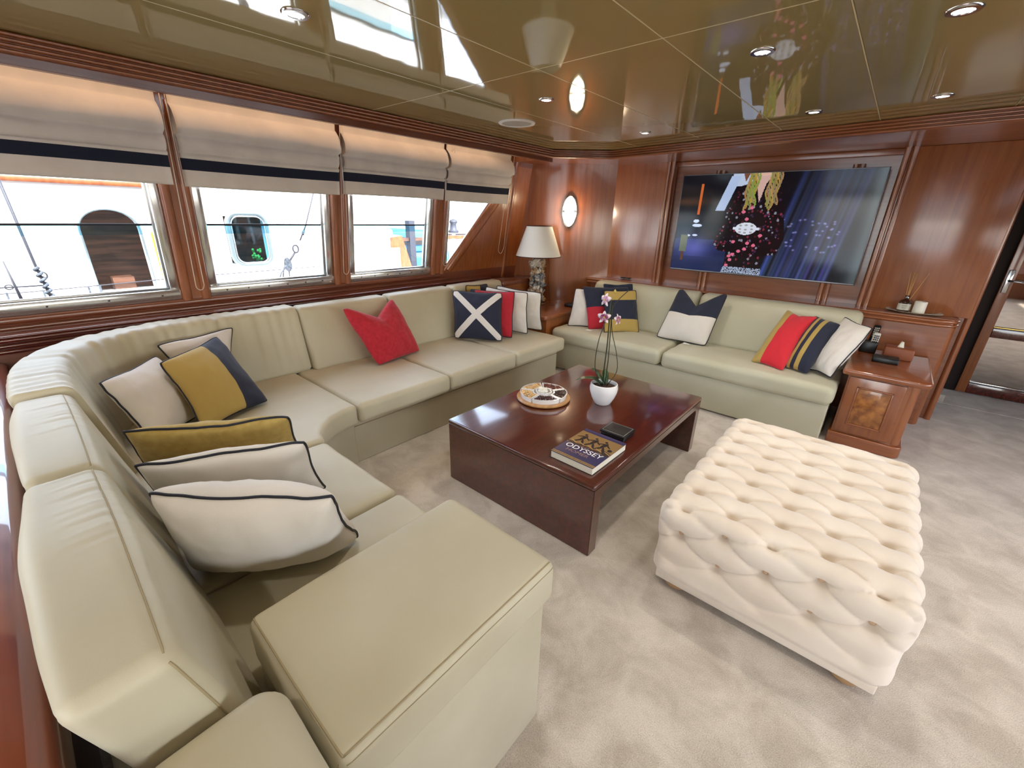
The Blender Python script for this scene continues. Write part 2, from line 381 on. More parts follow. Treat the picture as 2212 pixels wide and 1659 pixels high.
# ceiling: backing board, then lacquered panels with narrow bright joints
ce = st(box('ceiling', -2.80, 3.9, -3.3, 7.6, ZC+.012, ZC+.09, M['grime']))  # right edge runs past the wall as an added overhang blocking sun
st(box('ceiling_recess', -3.9, -2.74, -3.3, 4.9, 2.30, 2.36, M['wood_y']))
xs = [-2.80, -2.02, -1.427, -.846, -.292, .283, .86, 1.44, 2.02, 2.6, 3.1]; ys = [-3.2, -1.95, -.1, 1.79, 4.16]
for i in range(len(xs)-1):
    for j in range(len(ys)-1):
        box('ceiling_panel', xs[i]+.0025, xs[i+1]-.0025, ys[j]+.0025, ys[j+1]-.0025, ZC, ZC+.0125, M['ceiling'], ce, bevel=.0015, seg=1, smooth=False)
box('ceiling_panel', -.2, 3.1, 4.75, 7.5, ZC, ZC+.0125, M['ceiling'], ce)
for x in xs[1:-1]: box('ceiling_joint', x-.002, x+.002, -3.2, 3.9, ZC-.0006, ZC+.01, M['grime'], ce)
for y in ys[1:-1]: box('ceiling_joint', -2.79, 3.1, y-.0022, y+.0022, ZC-.0006, ZC+.01, M['grime'], ce)
for x, y in [(-1.95, -.65), (-.66, -.65), (.62, -.65), (.62, 2.4), (.62, .9), (-.66, .9), (1.9, .9), (1.9, 2.4), (1.9, -.65), (-1.95, -2.2), (-.66, -2.2), (.62, -2.2), (1.9, 3.8)]:  # unseen downlights added beyond the view to brighten upward-facing surfaces
    lathe('fill_downlight_trim', [(.026, .0), (.028, -.006), (.042, -.006), (.046, -.001), (.046, .004), (.026, .004)], (x, y, ZC), M['chrome'], ce, n=20)
    lathe('downlight_and_fill_bulb', [(0, -.0035), (.027, -.003), (.027, .0)], (x, y, ZC), M['bulb'], ce, n=16)
    ld = bpy.data.lights.new('spot', 'SPOT'); ld.energy = 26; ld.spot_size = math.radians(110); ld.spot_blend = .8; ld.color = (1, .93, .84); ld.shadow_soft_size = .03
    lo = bpy.data.objects.new('spot', ld); C.objects.link(lo); lo.location = (x, y, ZC-.012)
# window wall (leaning)
wl = st(empty('wall_left', (0, 0, 0)))
WB = .955
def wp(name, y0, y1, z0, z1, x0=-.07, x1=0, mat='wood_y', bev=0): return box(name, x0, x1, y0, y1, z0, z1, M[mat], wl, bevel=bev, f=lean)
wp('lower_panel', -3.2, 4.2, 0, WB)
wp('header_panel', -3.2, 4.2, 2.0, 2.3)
muls = [(-.98, -.80), (.68, .84), (1.72, 1.865), (2.72, 2.89)]
for a, b in muls + [(-3.2, -2.7)]: wp('mullion', a, b, WB, 2.0, mat='wood')
# slanted end of the fourth window: solid panel beyond it
pts = [(2.9, WB), (3.66, 1.78), (3.66, 2.0), (4.2, 2.0), (4.2, WB)]
bm = bmesh.new()
a = [bm.verts.new(lean(Vector((-.07, p[0], p[1])))) for p in pts]; b = [bm.verts.new(lean(Vector((0, p[0], p[1])))) for p in pts]
bm.faces.new(a); bm.faces.new(b[::-1])
for i in range(5): bm.faces.new([a[i], a[(i+1) % 5], b[(i+1) % 5], b[i]])
bm_obj('end_panel', bm, M['wood'], wl)
def halfround(name, p, q, r, mat, parent, squash=.7):
    P, Q = Vector(p), Vector(q); t = (Q-P).normalized(); out = Vector((1, 0, 0)); s = t.cross(out).normalized()
    V = []; F = []; n = 10
    for c in (P, Q):
        for k in range(n+1):
            a = PI*k/n; V.append(lean(c)+s*math.cos(a)*r+out*math.sin(a)*r*squash)
    for k in range(n): F.append([k, k+1, n+2+k, n+1+k])
    F.append(list(range(n+1))); F.append(list(range(n+1, 2*n+2))[::-1]); F.append([0, n+1, 2*n+1, n])
    bm = bmesh.new(); me = bpy.data.meshes.new('t'); me.from_pydata([tuple(v) for v in V], [], F); bm.from_mesh(me); bpy.data.meshes.remove(me)
    return bm_obj(name, bm, mat, parent, smooth=True)
for (a, b) in muls:                       # each mullion carries two rounded beads beside a flat middle
    halfround('mullion_bead', (0, a+.028, WB-.01), (0, a+.028, 2.06), .026, M['wood'], wl)
    halfround('mullion_bead', (0, b-.028, WB-.01), (0, b-.028, 2.06), .026, M['wood'], wl)
halfround('sill_bead', (0, -3.1, WB-.022), (0, 2.84, WB-.022), .02, M['wood_y'], wl)
halfround('sill_bead', (0, -3.1, WB-.064), (0, 2.95, WB-.064), .016, M['wood_y'], wl)
halfround('slant_bead', (0, 2.93, WB+.02), (0, 3.67, 1.78), .046, M['wood'], wl, squash=.6)
halfround('slant_bead', (0, 2.89, WB+.02), (0, 3.62, 1.78), .024, M['wood'], wl, squash=.6)
halfround('corner_post', (0, 3.80, .6), (0, 3.80, 2.1), .022, M['wood'], wl)
# windows: steel frame, two glass panes that overlap, the dark bar of the upper edge
def window(n, y0, y1):
    w = st(empty('window_%d' % n, (0, 0, 0)))
    f = .05; xb = -.055
    def fr(nm, a, b, c, d, x0=-.07, x1=-.012, mat='framesteel'): return box(nm, x0, x1, a, b, c, d, M[mat], w, f=lean, bevel=.004, seg=1)
    fr('frame', y0, y1, WB, WB+.065, x1=.0); fr('frame', y0, y0+f, WB, 2.0); fr('frame', y1-f, y1, WB, 2.0); fr('frame', y0, y1, 1.96, 2.0)
    fr('inner_frame', y0+f, y1-f, WB+.062, WB+.078, -.075, -.045, 'alu')
    fr('inner_frame', y0+f-.004, y0+f+.012, WB+.06, 1.98, -.075, -.045, 'alu'); fr('inner_frame', y1-f-.012, y1-f+.004, WB+.06, 1.98, -.075, -.045, 'alu')
    box('pane', -.066, -.062, y0+f, y1-f, 1.405, 1.98, M['glass'], w, f=lean)
    box('pane', -.078, -.074, y0+f, y1-f, WB+.06, 1.355, M['glass'], w, f=lean)
    box('overlap_strip', -.078, -.062, y0+f, y1-f, 1.355, 1.405, M['glasstint'], w, f=lean)
    box('glazing_bar', -.085, -.056, y0+f, y1-f, 1.405, 1.417, M['steel'], w, f=lean)
    for k in range(6):
        yy = y0+.1+(y1-y0-.2)*k/5; box('screw', -.002, .003, yy-.004, yy+.004, WB+.03, WB+.038, M['steel'], w, f=lean)
window(1, -.80, .68); window(2, .84, 1.72); window(3, 1.865, 2.72); window(5, -2.7, -.98)
w4 = st(empty('window_4'))
def polyx(name, pts, x0, x1, mat, parent):
    bm = bmesh.new(); n = len(pts)
    a = [bm.verts.new(lean(Vector((x0, p[0], p[1])))) for p in pts]; b = [bm.verts.new(lean(Vector((x1, p[0], p[1])))) for p in pts]
    bm.faces.new(a); bm.faces.new(b[::-1])
    for i in range(n): bm.faces.new([a[i], a[(i+1) % n], b[(i+1) % n], b[i]])
    return bm_obj(name, bm, mat, parent)
polyx('pane', [(2.9, WB+.02), (3.66, 1.80), (3.66, 2.0), (2.9, 2.0)], -.066, -.062, M['glass'], w4)
polyx('frame', [(2.87, WB), (2.90, WB), (2.93, WB+.07), (2.91, 2.0), (2.89, 2.0)], -.07, -.012, M['framesteel'], w4)
polyx('frame', [(2.90, WB+.01), (2.95, WB+.01), (3.68, 1.79), (3.61, 1.79)], -.062, -.045, M['framesteel'], w4)
# window ledge (boxed shelf behind the sofa) with three beads
lg = st(empty('trim_1'))
moulding('ledge_moulding', [(-3.29, -3.1), (-3.29, 3.42)], beads(3, -.16, 0, .79, .875, .012), M['wood_dark'], lg, side=-1)
box('ledge_top', -3.47, -3.275, -3.1, 3.42, .872, .885, M['wood_dark'], lg, bevel=.005)
box('ledge_front', -3.36, -3.30, -3.1, 3.42, 0, .80, M['wood_y'], lg)
# cornice
cor = st(empty('trim_2'))
path = [(-2.775, -3.1), (-2.775, 3.78), (-2.33, 4.12), (-1.2, 3.99), (0, 3.84), (1.2, 3.76), (3.0, 3.72)]
moulding('cornice', path, beads(4, -.04, 0, 2.045, 2.12, .011), M['wood_x'], cor, side=-1)
prism('soffit', [(-3.42, 3.72), (-2.785, 3.72), (-2.785, 3.80), (-2.34, 4.14), (-1.2, 4.01), (0, 3.86), (1.2, 3.78), (3.0, 3.74), (3.0, 4.72), (-2.56, 4.72), (-3.42, 4.2)], 2.045, 2.06, M['wood_x'], cor)
box('pelmet_back', -2.83, -2.80, -3.1, 3.80, 2.012, 2.31, M['wood_y'], cor)
box('pelmet_lip', -2.802, -2.790, -3.1, 3.70, 2.014, 2.045, M['wood_y'], cor)
box('recess_end', -3.45, -2.80, 3.70, 3.73, 2.03, 2.31, M['wood'], cor)

# far wall with the television recess
wf = st(empty('wall_far'))
box('panel', -2.56, .545, 4.70, 4.78, 0, 2.3, M['wood_x'], wf)
box('panel', -2.56, -1.95, 4.62, 4.70, .86, 2.045, M['wood'], wf)
box('panel', -.085, .54, 4.62, 4.70, .86, 2.045, M['wood'], wf, bevel=.004)
box('frieze', -1.95, -.08, 4.66, 4.70, 2.0, 2.045, M['wood_x'], wf, bevel=.004)
def column(x, y, z0, z1, parent, w=.085):
    box('pilaster', x-w/2, x+w/2, y-.01, y+.05, z0, z1, M['wood'], parent, bevel=.006)
    for dx in (-.022, .022):
        V = lathe('reed', [(.019, z0), (.019, z1)], (x+dx, y-.008, 0), M['wood'], parent, n=14)
for x in (-1.925, -.105): column(x, 4.635, .86, 2.045, wf)
for x in (-1.45, -.40): column(x, 4.675, .86, 1.95, wf, w=.07)
# niche: bulging curved panel across the corner
A, B = Vector((-3.27, 4.06)), Vector((-2.52, 4.62)); ch = B-A; nrm = Vector((ch.y, -ch.x)).normalized()
arc = [Vector((-3.62, 3.98))]+[A+ch*t+nrm*.085*math.sin(PI*t) for t in [i/23 for i in range(24)]]
V = []; F = []
for (q, zz) in [(p, z) for p in arc for z in (0, 2.3)]: V.append((q.x, q.y, zz))
off = len(V)
for (q, zz) in [(p, z) for p in arc for z in (0, 2.3)]: V.append((q.x-nrm.x*.05, q.y-nrm.y*.05, zz))
for i in range(24):
    F.append([2*i, 2*i+2, 2*i+3, 2*i+1]); F.append([off+2*i, off+2*i+1, off+2*i+3, off+2*i+2])
wc = st(mesh_obj('wall_corner', V, F, M['wood'], smooth=True))
# ledges around the corner at shelf height
lp = [(-3.14, 3.44), (-3.14, 4.06), (-2.66, 4.40), (.50, 4.40)]
lgf = st(empty('trim_3'))
moulding('shelf_edge', [(-2.66, 4.42), (.38, 4.42), (.445, 4.45), (.475, 4.52), (.475, 4.70)], beads(2, -.08, 0, .80, .86, .014), M['wood_x'], lgf, side=-1)
box('shelf_top', -2.66, .45, 4.44, 4.71, .80, .862, M['wood_x'], lgf)
box('shelf_front', -2.66, .45, 4.47, 4.70, 0, .80, M['wood_x'], lgf)
lathe('shelf_end_column', [(.05, 0), (.05, .80)], (.43, 4.52, 0), M['wood'], lgf, n=24)
box('corner_ledge', -3.45, -3.12, 3.42, 4.06, .0, .80, M['wood'], lgf)
box('corner_ledge_top', -3.4, -3.10, 3.42, 4.08, .80, .85, M['wood_y'], lgf, bevel=.01)
# passage beyond the far wall, with the mirrored door
wpas = st(empty('wall_passage'))
box('passage_wall', .46, .54, 4.78, 5.78, 0, 2.3, M['passage_shade'], wpas)
box('passage_wall', .50, .775, 5.78, 5.86, 0, 2.3, M['passage_shade'], wpas)
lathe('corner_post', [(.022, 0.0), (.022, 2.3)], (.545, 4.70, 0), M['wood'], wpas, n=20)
box('passage_plinth', .60, .67, 5.28, 5.72, .0, .07, M['carpet'], wpas)
d1 = st(empty('door_1', (0, 0, 0)))
Y = 5.75
box('stile', .775, .845, Y, Y+.05, .012, 2.05, M['wood'], d1, bevel=.004)
box('stile', 1.50, 1.57, Y, Y+.05, .012, 2.05, M['wood'], d1, bevel=.004)
for z0, z1 in ((.012, .11), (.56, .65), (1.95, 2.05)): box('rail', .845, 1.50, Y, Y+.05, z0, z1, M['wood_dark'], d1, bevel=.004)
box('mirror_panel', .845, 1.50, Y+.02, Y+.03, .11, .56, M['mirror'], d1); box('mirror_panel', .845, 1.50, Y+.02, Y+.03, .65, 1.13, M['mirror'], d1)
box('upper_panel', .845, 1.50, Y+.02, Y+.03, 1.13, 1.95, M['wood_x'], d1)
box('kick_strip', .845, 1.50, Y+.004, Y+.02, .108, .128, M['chrome'], d1, bevel=.003); box('brass_strip', .845, 1.50, Y+.004, Y+.02, .645, .66, M['goldtrim'], d1, bevel=.003)
lk = box('lock_plate', .788, .826, Y-.012, Y, .96, 1.16, M['chrome'], d1, bevel=.004)
tube('door_handle', [(.807, Y-.01, 1.07), (.807, Y-.06, 1.07), (.83, Y-.07, 1.07), (.93, Y-.068, 1.06), (.96, Y-.06, 1.058)], .009, M['chrome'], d1)
box('strike_plate', .538, .552, 5.55, 5.57, .98, 1.2, M['chrome'], wpas)
st(box('wall_passage_end', .775, 3.1, 5.80, 5.88, 0, 2.3, M['wood_x']))
# walls behind the camera and to the right: saloon windows and open aft doors let daylight in
wr = st(empty('wall_right'))
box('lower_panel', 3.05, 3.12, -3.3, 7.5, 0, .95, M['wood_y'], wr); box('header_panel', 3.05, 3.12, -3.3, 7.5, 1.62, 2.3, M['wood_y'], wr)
for a, b in [(-3.3, -2.7), (-1.4, -1.2), (.1, .3), (1.6, 1.8), (3.1, 3.3), (4.3, 7.5)]: box('mullion', 3.05, 3.12, a, b, .95, 2.0, M['wood'], wr)
wk = st(empty('wall_back'))
box('panel', -3.6, -1.6, -3.3, -3.22, 0, 2.3, M['wood'], wk); box('panel', 1.6, 3.1, -3.3, -3.22, 0, 2.3, M['wood'], wk); box('header_panel', -1.6, 1.6, -3.3, -3.22, 2.05, 2.3, M['wood'], wk)
st(box('added_sun_overhang', -1.8, 1.8, -5.2, -3.32, 2.3, 2.36, M['hull']))  # unseen roof added outside the aft doors to keep sun off
st(box('floor_aft_deck', -3.4, 3.1, -6.5, -3.31, -.06, -.005, M['teak']))
# low partition behind the near run of the sofa
wn = st(empty('wall_near'))
box('panel', -3.29, -.2, -.38, -.21, 0, .70, M['wood_x'], wn)
pr_ = [(-.02, .64), (-.02, .735), (.0, .750), (.04, .757), (.11, .761), (.17, .759), (.222, .756), (.236, .750), (.247, .738), (.251, .720), (.251, .64)]
moulding('cap_rail', [(-3.29, -.40), (-.1, -.40)], pr_, M['rail'], wn, side=1)

# ------------------------------------------------------------ downlights, cove, speaker
def downlight(x, y, label, on=True):
    t = empty('downlight', (x, y, ZC)); tag(t, label, 'light', 'recessed ceiling downlights')
    o = lathe('trim_ring', [(.026, .0), (.028, -.006), (.042, -.006), (.046, -.001), (.046, .004), (.026, .004)], (0, 0, 0), M['chrome'], t, n=28)
    o2 = lathe('bulb', [(0, -.0035), (.027, -.003), (.027, .0)], (0, 0, 0), M['bulb'], t, n=20)
    ld = bpy.data.lights.new('spot', 'SPOT'); ld.energy = 26; ld.spot_size = math.radians(110); ld.spot_blend = .8; ld.color = (1, .93, .84); ld.shadow_soft_size = .03
    lo = bpy.data.objects.new('spot', ld); C.objects.link(lo); lo.parent = t; lo.location = (0, 0, -.012)
    return t
downlight(-1.728, 0.851, 'round lit ceiling downlight above the near end of the window sofa')
downlight(-1.710, 2.233, 'round lit ceiling downlight between the round speaker and the reflected wall lamp')
downlight(-1.683, 3.455, 'small lit ceiling downlight nearest the left column of the television recess')
downlight(-0.594, 2.144, 'round lit ceiling downlight in the middle of the reflection of the television')
downlight(-0.585, 3.385, 'round lit ceiling downlight just in front of the cornice above the television')
downlight(-0.035, 2.126, 'largest lit ceiling downlight, at the top right corner of the photo')
downlight(-0.027, 3.349, 'round lit ceiling downlight above the reed diffuser shelf')
sp = empty('ceiling_speaker', (-2.26, 2.62, ZC)); tag(sp, 'round white speaker set into the olive ceiling near the end of the blinds', 'speaker')
lathe('rim', [(.105, -.004), (.108, -.009), (.126, -.008), (.131, -.002), (.131, .002), (.105, .002)], (0, 0, 0), M['whiteplastic'], sp, n=48)
lathe('grille', [(0, -.006), (.106, -.0045), (.106, .001)], (0, 0, 0), M['grille'], sp, n=48)
box('cove_strip', -3.07, -3.03, -3.0, 3.65, 2.288, 2.298, M['cove'], cor)
ld = bpy.data.lights.new('cove_lamp', 'AREA'); ld.shape = 'RECTANGLE'; ld.size = .025; ld.size_y = 6.3; ld.energy = 11; ld.color = (1, .62, .36)
lo = bpy.data.objects.new('cove_lamp', ld); C.objects.link(lo); lo.location = (-3.05, .3, 2.27); lo.rotation_euler = (0, math.radians(16), 0)

# ------------------------------------------------------------ sofas
def puffy(x0, x1, y0, y1, z1, amt, wr=.003, ws=7, seed=0):
    def d(p, n):
        u = min(1, max(-1, 2*(p.x-x0)/(x1-x0)-1)); v = min(1, max(-1, 2*(p.y-y0)/(y1-y0)-1))
        k = amt*(1-u*u)*(1-v*v) if n.z > .5 else 0
        return k + wr*nz((p.x+seed, p.y*1.7, p.z), ws)
    return d
def cushion(x0, x1, y0, y1, z0, z1, parent, r=.035, amt=.012, mat='leather', name='seat_cushion', step=.045, seed=0, wr=.003):
    return rbox(name, x0, x1, y0, y1, z0, z1, r, M[mat], parent, step=step, disp=puffy(x0, x1, y0, y1, z1, amt, seed=seed, wr=wr))
def seamline(pts, parent, r=.0022, mat='seam', closed=False): return tube('seam', pts, r, M[mat], parent, closed=closed, n=6)

S1 = empty('sectional_sofa', (-2.6, 1.6, 0)); tag(S1, 'long cream upholstered corner sofa running under the windows and curving back towards the viewer', 'sofa')
g = .004
ysea = [1.145, 1.88, 2.615, 3.34]
for i in range(3): cushion(-3.06, -2.19, ysea[i]+g, ysea[i+1]-g, .30, .43, S1, seed=i*3, wr=.0045)
prism('base', [(-3.10, 1.14), (-3.10, 3.32), (-2.275, 3.32), (-2.275, 1.14)], .0, .298, M['leather'], S1, bevel=.008)
seamline([(-2.2755, 1.145+2.17*k/20, .258) for k in range(21)], S1, r=.0035)
# corner seat with a concave front, its base
cf = [(-2.19, 1.14), (-2.185, 1.05), (-2.15, .96), (-2.09, .885), (-2.02, .835), (-1.945, .815)]
prism('corner_seat_cushion', cf+[(-1.945, .06), (-2.6, .06), (-2.86, .14), (-3.02, .36), (-3.06, .7), (-3.06, 1.14)], .30, .435, M['leather'], S1, bevel=.03, seg=5)
prism('corner_base', [(x-.075 if i < 2 else x-.05, y-.03 if i > 2 else y) for i, (x, y) in enumerate(cf)]+[(-1.945, .0), (-3.1, .0), (-3.1, 1.14)], .0, .298, M['leather'], S1, bevel=.006)
cushion(-1.937, -1.315, .07, .815, .30, .43, S1, seed=11, wr=.006)
cushion(-1.307, -.915, .07, .82, .30, .43, S1, seed=17, wr=.004)
prism('base', [(-1.945, .0), (-.93, .0), (-.93, .75), (-1.945, .75)], .0, .298, M['leather'], S1, bevel=.008)
# backs along the window
def backdisp(y0, y1, amt, seed, ax='y', wr=.003):
    def d(p, n):
        c = p.y if ax == 'y' else p.x
        u = 2*(c-y0)/(y1-y0)-1; v = (p.z-.65)/.24
        k = amt*(1-u*u)*(1-v*v) if (n.x > .5 if ax == 'y' else n.y > .5) else 0
        return k+wr*nz((p.x*1.2+seed, p.y*1.2, p.z*2), 6)
    return d
def leanback_x(v):   # back cushions on the window side: lower edge forward
    return Vector((v.x-(v.z-.43)*.30, v.y, v.z))
for i, (a, b) in enumerate([(1.25, 1.985), (1.99, 2.70), (2.705, 3.40)]):
    rbox('back_cushion', -3.10, -2.955, a+g, b-g, .42, .87 if i < 2 else .875, .035, M['leather'], S1, step=.05, disp=backdisp(a, b, .01, i*5), f=leanback_x)
# swept curved corner back
path = [(-2.225, .03), (-2.45, .03), (-2.66, .045), (-2.82, .10), (-2.96, .22), (-3.04, .38), (-3.085, .56), (-3.10, .80), (-3.10, 1.0), (-3.10, 1.245)]
def smoothpath(pts, n):
    out = []
    P = [Vector(p) for p in pts]
    for i in range(len(P)-1):
        p0 = P[max(0, i-1)]; p1 = P[i]; p2 = P[i+1]; p3 = P[min(len(P)-1, i+2)]
        for k in range(n):
            t = k/n; out.append(.5*((2*p1)+(p2-p0)*t+(2*p0-5*p1+4*p2-p3)*t*t+(3*p1-p0-3*p2+p3)*t**3))
    out.append(P[-1]); return out
SPth = smoothpath(path, 7)
def rrprof(d0, d1, z0, z1, r, n=5):
    pr = []
    for cx, cz, a0 in ((d1-r, z0+r, -PI/2), (d1-r, z1-r, 0), (d0+r, z1-r, PI/2), (d0+r, z0+r, PI)):
        for k in range(n+1):
            a = a0+PI/2*k/n; pr.append((cx+r*math.cos(a), cz+r*math.sin(a)))
    return pr
def sweepback(name, P, prof, lean_amt, mat, parent, wrinkle=.006, tilt_z=0):
    N = len(P); V = []; F = []; m = len(prof)
    Lc = 0
    for i in range(N):
        a = P[max(0, i-1)]; b = P[min(N-1, i+1)]; t = (b-a).normalized(); nn = Vector((t.y, -t.x))   # towards the room
        if i: Lc += (P[i]-P[i-1]).length
        endf = 1.0
        for j, (d, z) in enumerate(prof):
            w = wrinkle*nz((Lc*24, z*2.2, d*3), 1.0)*(1.0 if z > .55 else .5)
            e = min(i, N-1-i)/2.5
            sh = 0 if e >= 1 else (1-math.sqrt(max(0, 1-(1-e)**2)))*.03
            dc = (prof[0][0]+min(p[0] for p in prof))/2
            dd = d-(z-.43)*lean_amt+w; zz = z+w
            zm = .65; zz = zz-(zz-zm)*sh*2.0; 
            q = P[i]+nn*dd; V.append((q.x, q.y, zz))
    for i in range(N-1):
        for k in range(m): F.append([i*m+k, i*m+(k+1) % m, (i+1)*m+(k+1) % m, (i+1)*m+k])
    F.append(list(range(m))[::-1]); F.append([(N-1)*m+k for k in range(m)])
    bm = bmesh.new(); me = bpy.data.meshes.new('t'); me.from_pydata([tuple(v) for v in V], [], F); bm.from_mesh(me); bpy.data.meshes.remove(me)
    return bm_obj(name, bm, mat, parent, smooth=True)
SPd = []
for i in range(len(SPth)-1):
    for k in range(3): SPd.append(SPth[i].lerp(SPth[i+1], k/3))
SPd.append(SPth[-1])
sweepback('corner_back_cushion', SPd, rrprof(-.075, .10, .42, .875, .035), .22, M['leather'], S1, wrinkle=.010)
# top seam of the curved back
def backseam(P, d, z, lean_amt, s0=1):
    out = []
    for i in range(s0, len(P)-s0):
        t = (P[min(len(P)-1, i+1)]-P[max(0, i-1)]).normalized(); nn = Vector((t.y, -t.x)); q = P[i]+nn*(d-(z-.43)*lean_amt); out.append((q.x, q.y, z))
    return out
# backs of the near run: seen from behind and above, wrinkled tops, seam along the front edge
def leanback_y(v): return Vector((v.x, v.y-(v.z-.43)*.24, v.z))
for i, (a, b) in enumerate([(-2.215, -1.475), (-1.465, -.685)]):
    def dd(p, n, a=a, b=b, i=i):
        u = 2*(p.x-a)/(b-a)-1
        k = (.018*(1-u*u)) if n.z > .5 else (.012*(1-u*u) if n.y > .5 else 0)
        edge = math.exp(-((1-abs(u))*4)) if n.z > .3 else 0
        near = max(0, -u)
        gy = min(1, max(0, (p.y+.01)/.09)); gx = max(0, min(1, (.55-u)*1.1))
        return k+.0042*nz((p.x*62+p.y*6, p.y*4, p.z*6+i*7), 1)*gy*gx*(1 if n.z > .2 else max(0, 1-(zt-p.z)*7))+.004*nz((p.x, p.y, p.z), 5)-.012*edge*0
    zt = .845 if i == 0 else .85
    rbox('back_cushion', a, b, -.03, .115, .42, zt+.01, .03, M['leather'], S1, step=.008, disp=dd, f=leanback_y)
    q = surf(a, b, -.03, .115, .42, zt+.01, .03, dd, leanback_y)
    ys_ = .115-.012; zs_ = zt+.01-.012
    seamline([q(a+.012+(b-a-.024)*k/60, ys_, zt+.01) for k in range(61)], S1, r=.0016)
    if i == 1: seamline([q(b, ys_, zt+.01-.012-.30*k/20) for k in range(21)], S1, r=.0021)
# low back section beyond the near run
rbox('low_back_cushion', -.68, -.12, -.10, .125, .34, .705, .05, M['leather'], S1, step=.05, disp=lambda p, n: .004*nz(p, 6))
prism('back_base', [(-3.1, -.14), (-.14, -.14), (-.14, .0), (-3.1, .0)], .0, .40, M['leather'], S1, bevel=.01)
# armrest block at the near end
def armdisp(p, n):
    u = 2*(p.x+.70)/.44-0; v = 2*(p.y-.445)/.62
    k = .014*(1-min(1, u*u/1.0))*(1-min(1, v*v)) if n.z > .5 else 0
    return k+.003*nz((p.x, p.y, p.z), 5)
rbox('armrest_cushion', -.915, -.478, .135, .765, .50, .635, .03, M['leather'], S1, step=.03, disp=armdisp)
prism('armrest_base', [(-.90, .14), (-.494, .14), (-.494, .738), (-.90, .738)], .0, .51, M['leather'], S1, bevel=.012)
q = surf(-.915, -.478, .135, .765, .50, .635, .03, armdisp)
seamline([q(-.478-.010, .145+.61*k/50, .635) for k in range(51)], S1, r=.0018); seamline([q(-.478, .145+.61*k/50, .635-.012) for k in range(51)], S1, r=.0010)
seamline([q(-.905+.417*k/40, .135+.010, .635) for k in range(41)], S1, r=.0022)
seamline([q(-.478-.010, .135, .635-.01-.11*k/8) for k in range(9)], S1, r=.0018)
under(S1)

S2 = empty('sofa', (-1.3, 3.9, 0)); tag(S2, 'straight two-seat cream upholstered sofa below the wall-mounted television', 'sofa')
for i, (a, b) in enumerate([(-2.50, -1.325), (-1.315, -.07)]):
    rbox('seat_cushion', a, b, 3.50, 4.12, .30, .445, .05, M['leather2'], S2, step=.014 if i == 0 else .045,
         disp=lambda p, n, i=i, pf=puffy(a, b, 3.5, 4.12, .45, .02, wr=.006, ws=6, seed=30+i*4): pf(p, n)+(.0045*nz((p.x*42, p.z*4, 3), 1)*max(0, min(1, (-1.85-p.x)*3))*max(0, 1-(p.y-3.5)*5)*(1 if n.z > -.2 else 0) if i == 0 else 0))
prism('base', [(-2.50, 3.55), (-.085, 3.55), (-.085, 4.32), (-2.50, 4.32)], .012, .298, M['leather2'], S2, bevel=.01)
def lb2(v): return Vector((v.x, v.y+(v.z-.43)*.42, v.z))
for i, (a, b) in enumerate([(-2.44, -1.30), (-1.295, -.06)]):
    rbox('back_cushion', a+g, b-g, 4.03, 4.19, .43, .868, .05, M['leather2'], S2, step=.045,
         disp=lambda p, n, a=a, b=b: (.03*(1-(2*(p.x-a)/(b-a)-1)**2)*(1-((p.z-.65)/.24)**2) if n.y < -.5 else 0)+.004*nz((p.x, p.y, p.z+a), 6), f=lb2)
under(S2)

# ------------------------------------------------------------ pillows
def stripe_mat(name, spec):
    """spec: list of (threshold, colour) along UV v (or u), constant steps"""
    axis, stops = spec
    m, nt, b = base_mat(name); setp(b, .9, sheen=.15)
    uv = nt.nodes.new('ShaderNodeUVMap'); sx = nt.nodes.new('ShaderNodeSeparateXYZ'); cr = nt.nodes.new('ShaderNodeValToRGB'); cr.color_ramp.interpolation = 'CONSTANT'
    e = cr.color_ramp.elements
    e[0].position = stops[0][0]; e[0].color = stops[0][1]; e[1].position = stops[1][0]; e[1].color = stops[1][1]
    for s in stops[2:]: q = e.new(s[0]); q.color = s[1]
    nt.links.new(uv.outputs[0], sx.inputs[0]); nt.links.new(sx.outputs[axis], cr.inputs[0]); nt.links.new(cr.outputs[0], b.inputs['Base Color'])
    add_bump(nt, b, 380, .3, dist=.001); return m
def cross_mat(name):
    m, nt, b = base_mat(name); setp(b, .9, sheen=.15)
    uv = nt.nodes.new('ShaderNodeUVMap'); sx = nt.nodes.new('ShaderNodeSeparateXYZ'); L = nt.links.new
    L(uv.outputs[0], sx.inputs[0])
    def mth(op, a, c=None):
        n = nt.nodes.new('ShaderNodeMath'); n.operation = op
        for i, q in enumerate((a, c)):
            if q is None: continue
            if isinstance(q, (int, float)): n.inputs[i].default_value = q
            else: L(q, n.inputs[i])
        return n.outputs[0]
    d1 = mth('ABSOLUTE', mth('SUBTRACT', sx.outputs[0], sx.outputs[1])); s = mth('ADD', sx.outputs[0], sx.outputs[1]); d2 = mth('ABSOLUTE', mth('SUBTRACT', s, 1.0))
    k = mth('LESS_THAN', mth('MINIMUM', d1, d2), .092)
    mx = nt.nodes.new('ShaderNodeMixRGB'); mx.inputs[1].default_value = NV; mx.inputs[2].default_value = srgb(216, 210, 204); L(k, mx.inputs[0]); L(mx.outputs[0], b.inputs['Base Color'])
    add_bump(nt, b, 380, .3, dist=.001); return m
NV, GD, RD, WH = srgb(30, 35, 55), srgb(178, 150, 80), srgb(178, 30, 46), srgb(218, 210, 200)
M['p_goldnavy'] = stripe_mat('gold_navy_halves', (0, [(0, GD), (.62, NV)]))
M['p_gng'] = stripe_mat('gold_navy_gold', (1, [(0, GD), (.29, NV), (.76, GD)]))
M['p_navyred'] = stripe_mat('navy_over_red', (1, [(0, RD), (.50, NV)]))
M['p_navywhite'] = stripe_mat('navy_over_white', (1, [(0, WH), (.52, NV)]))
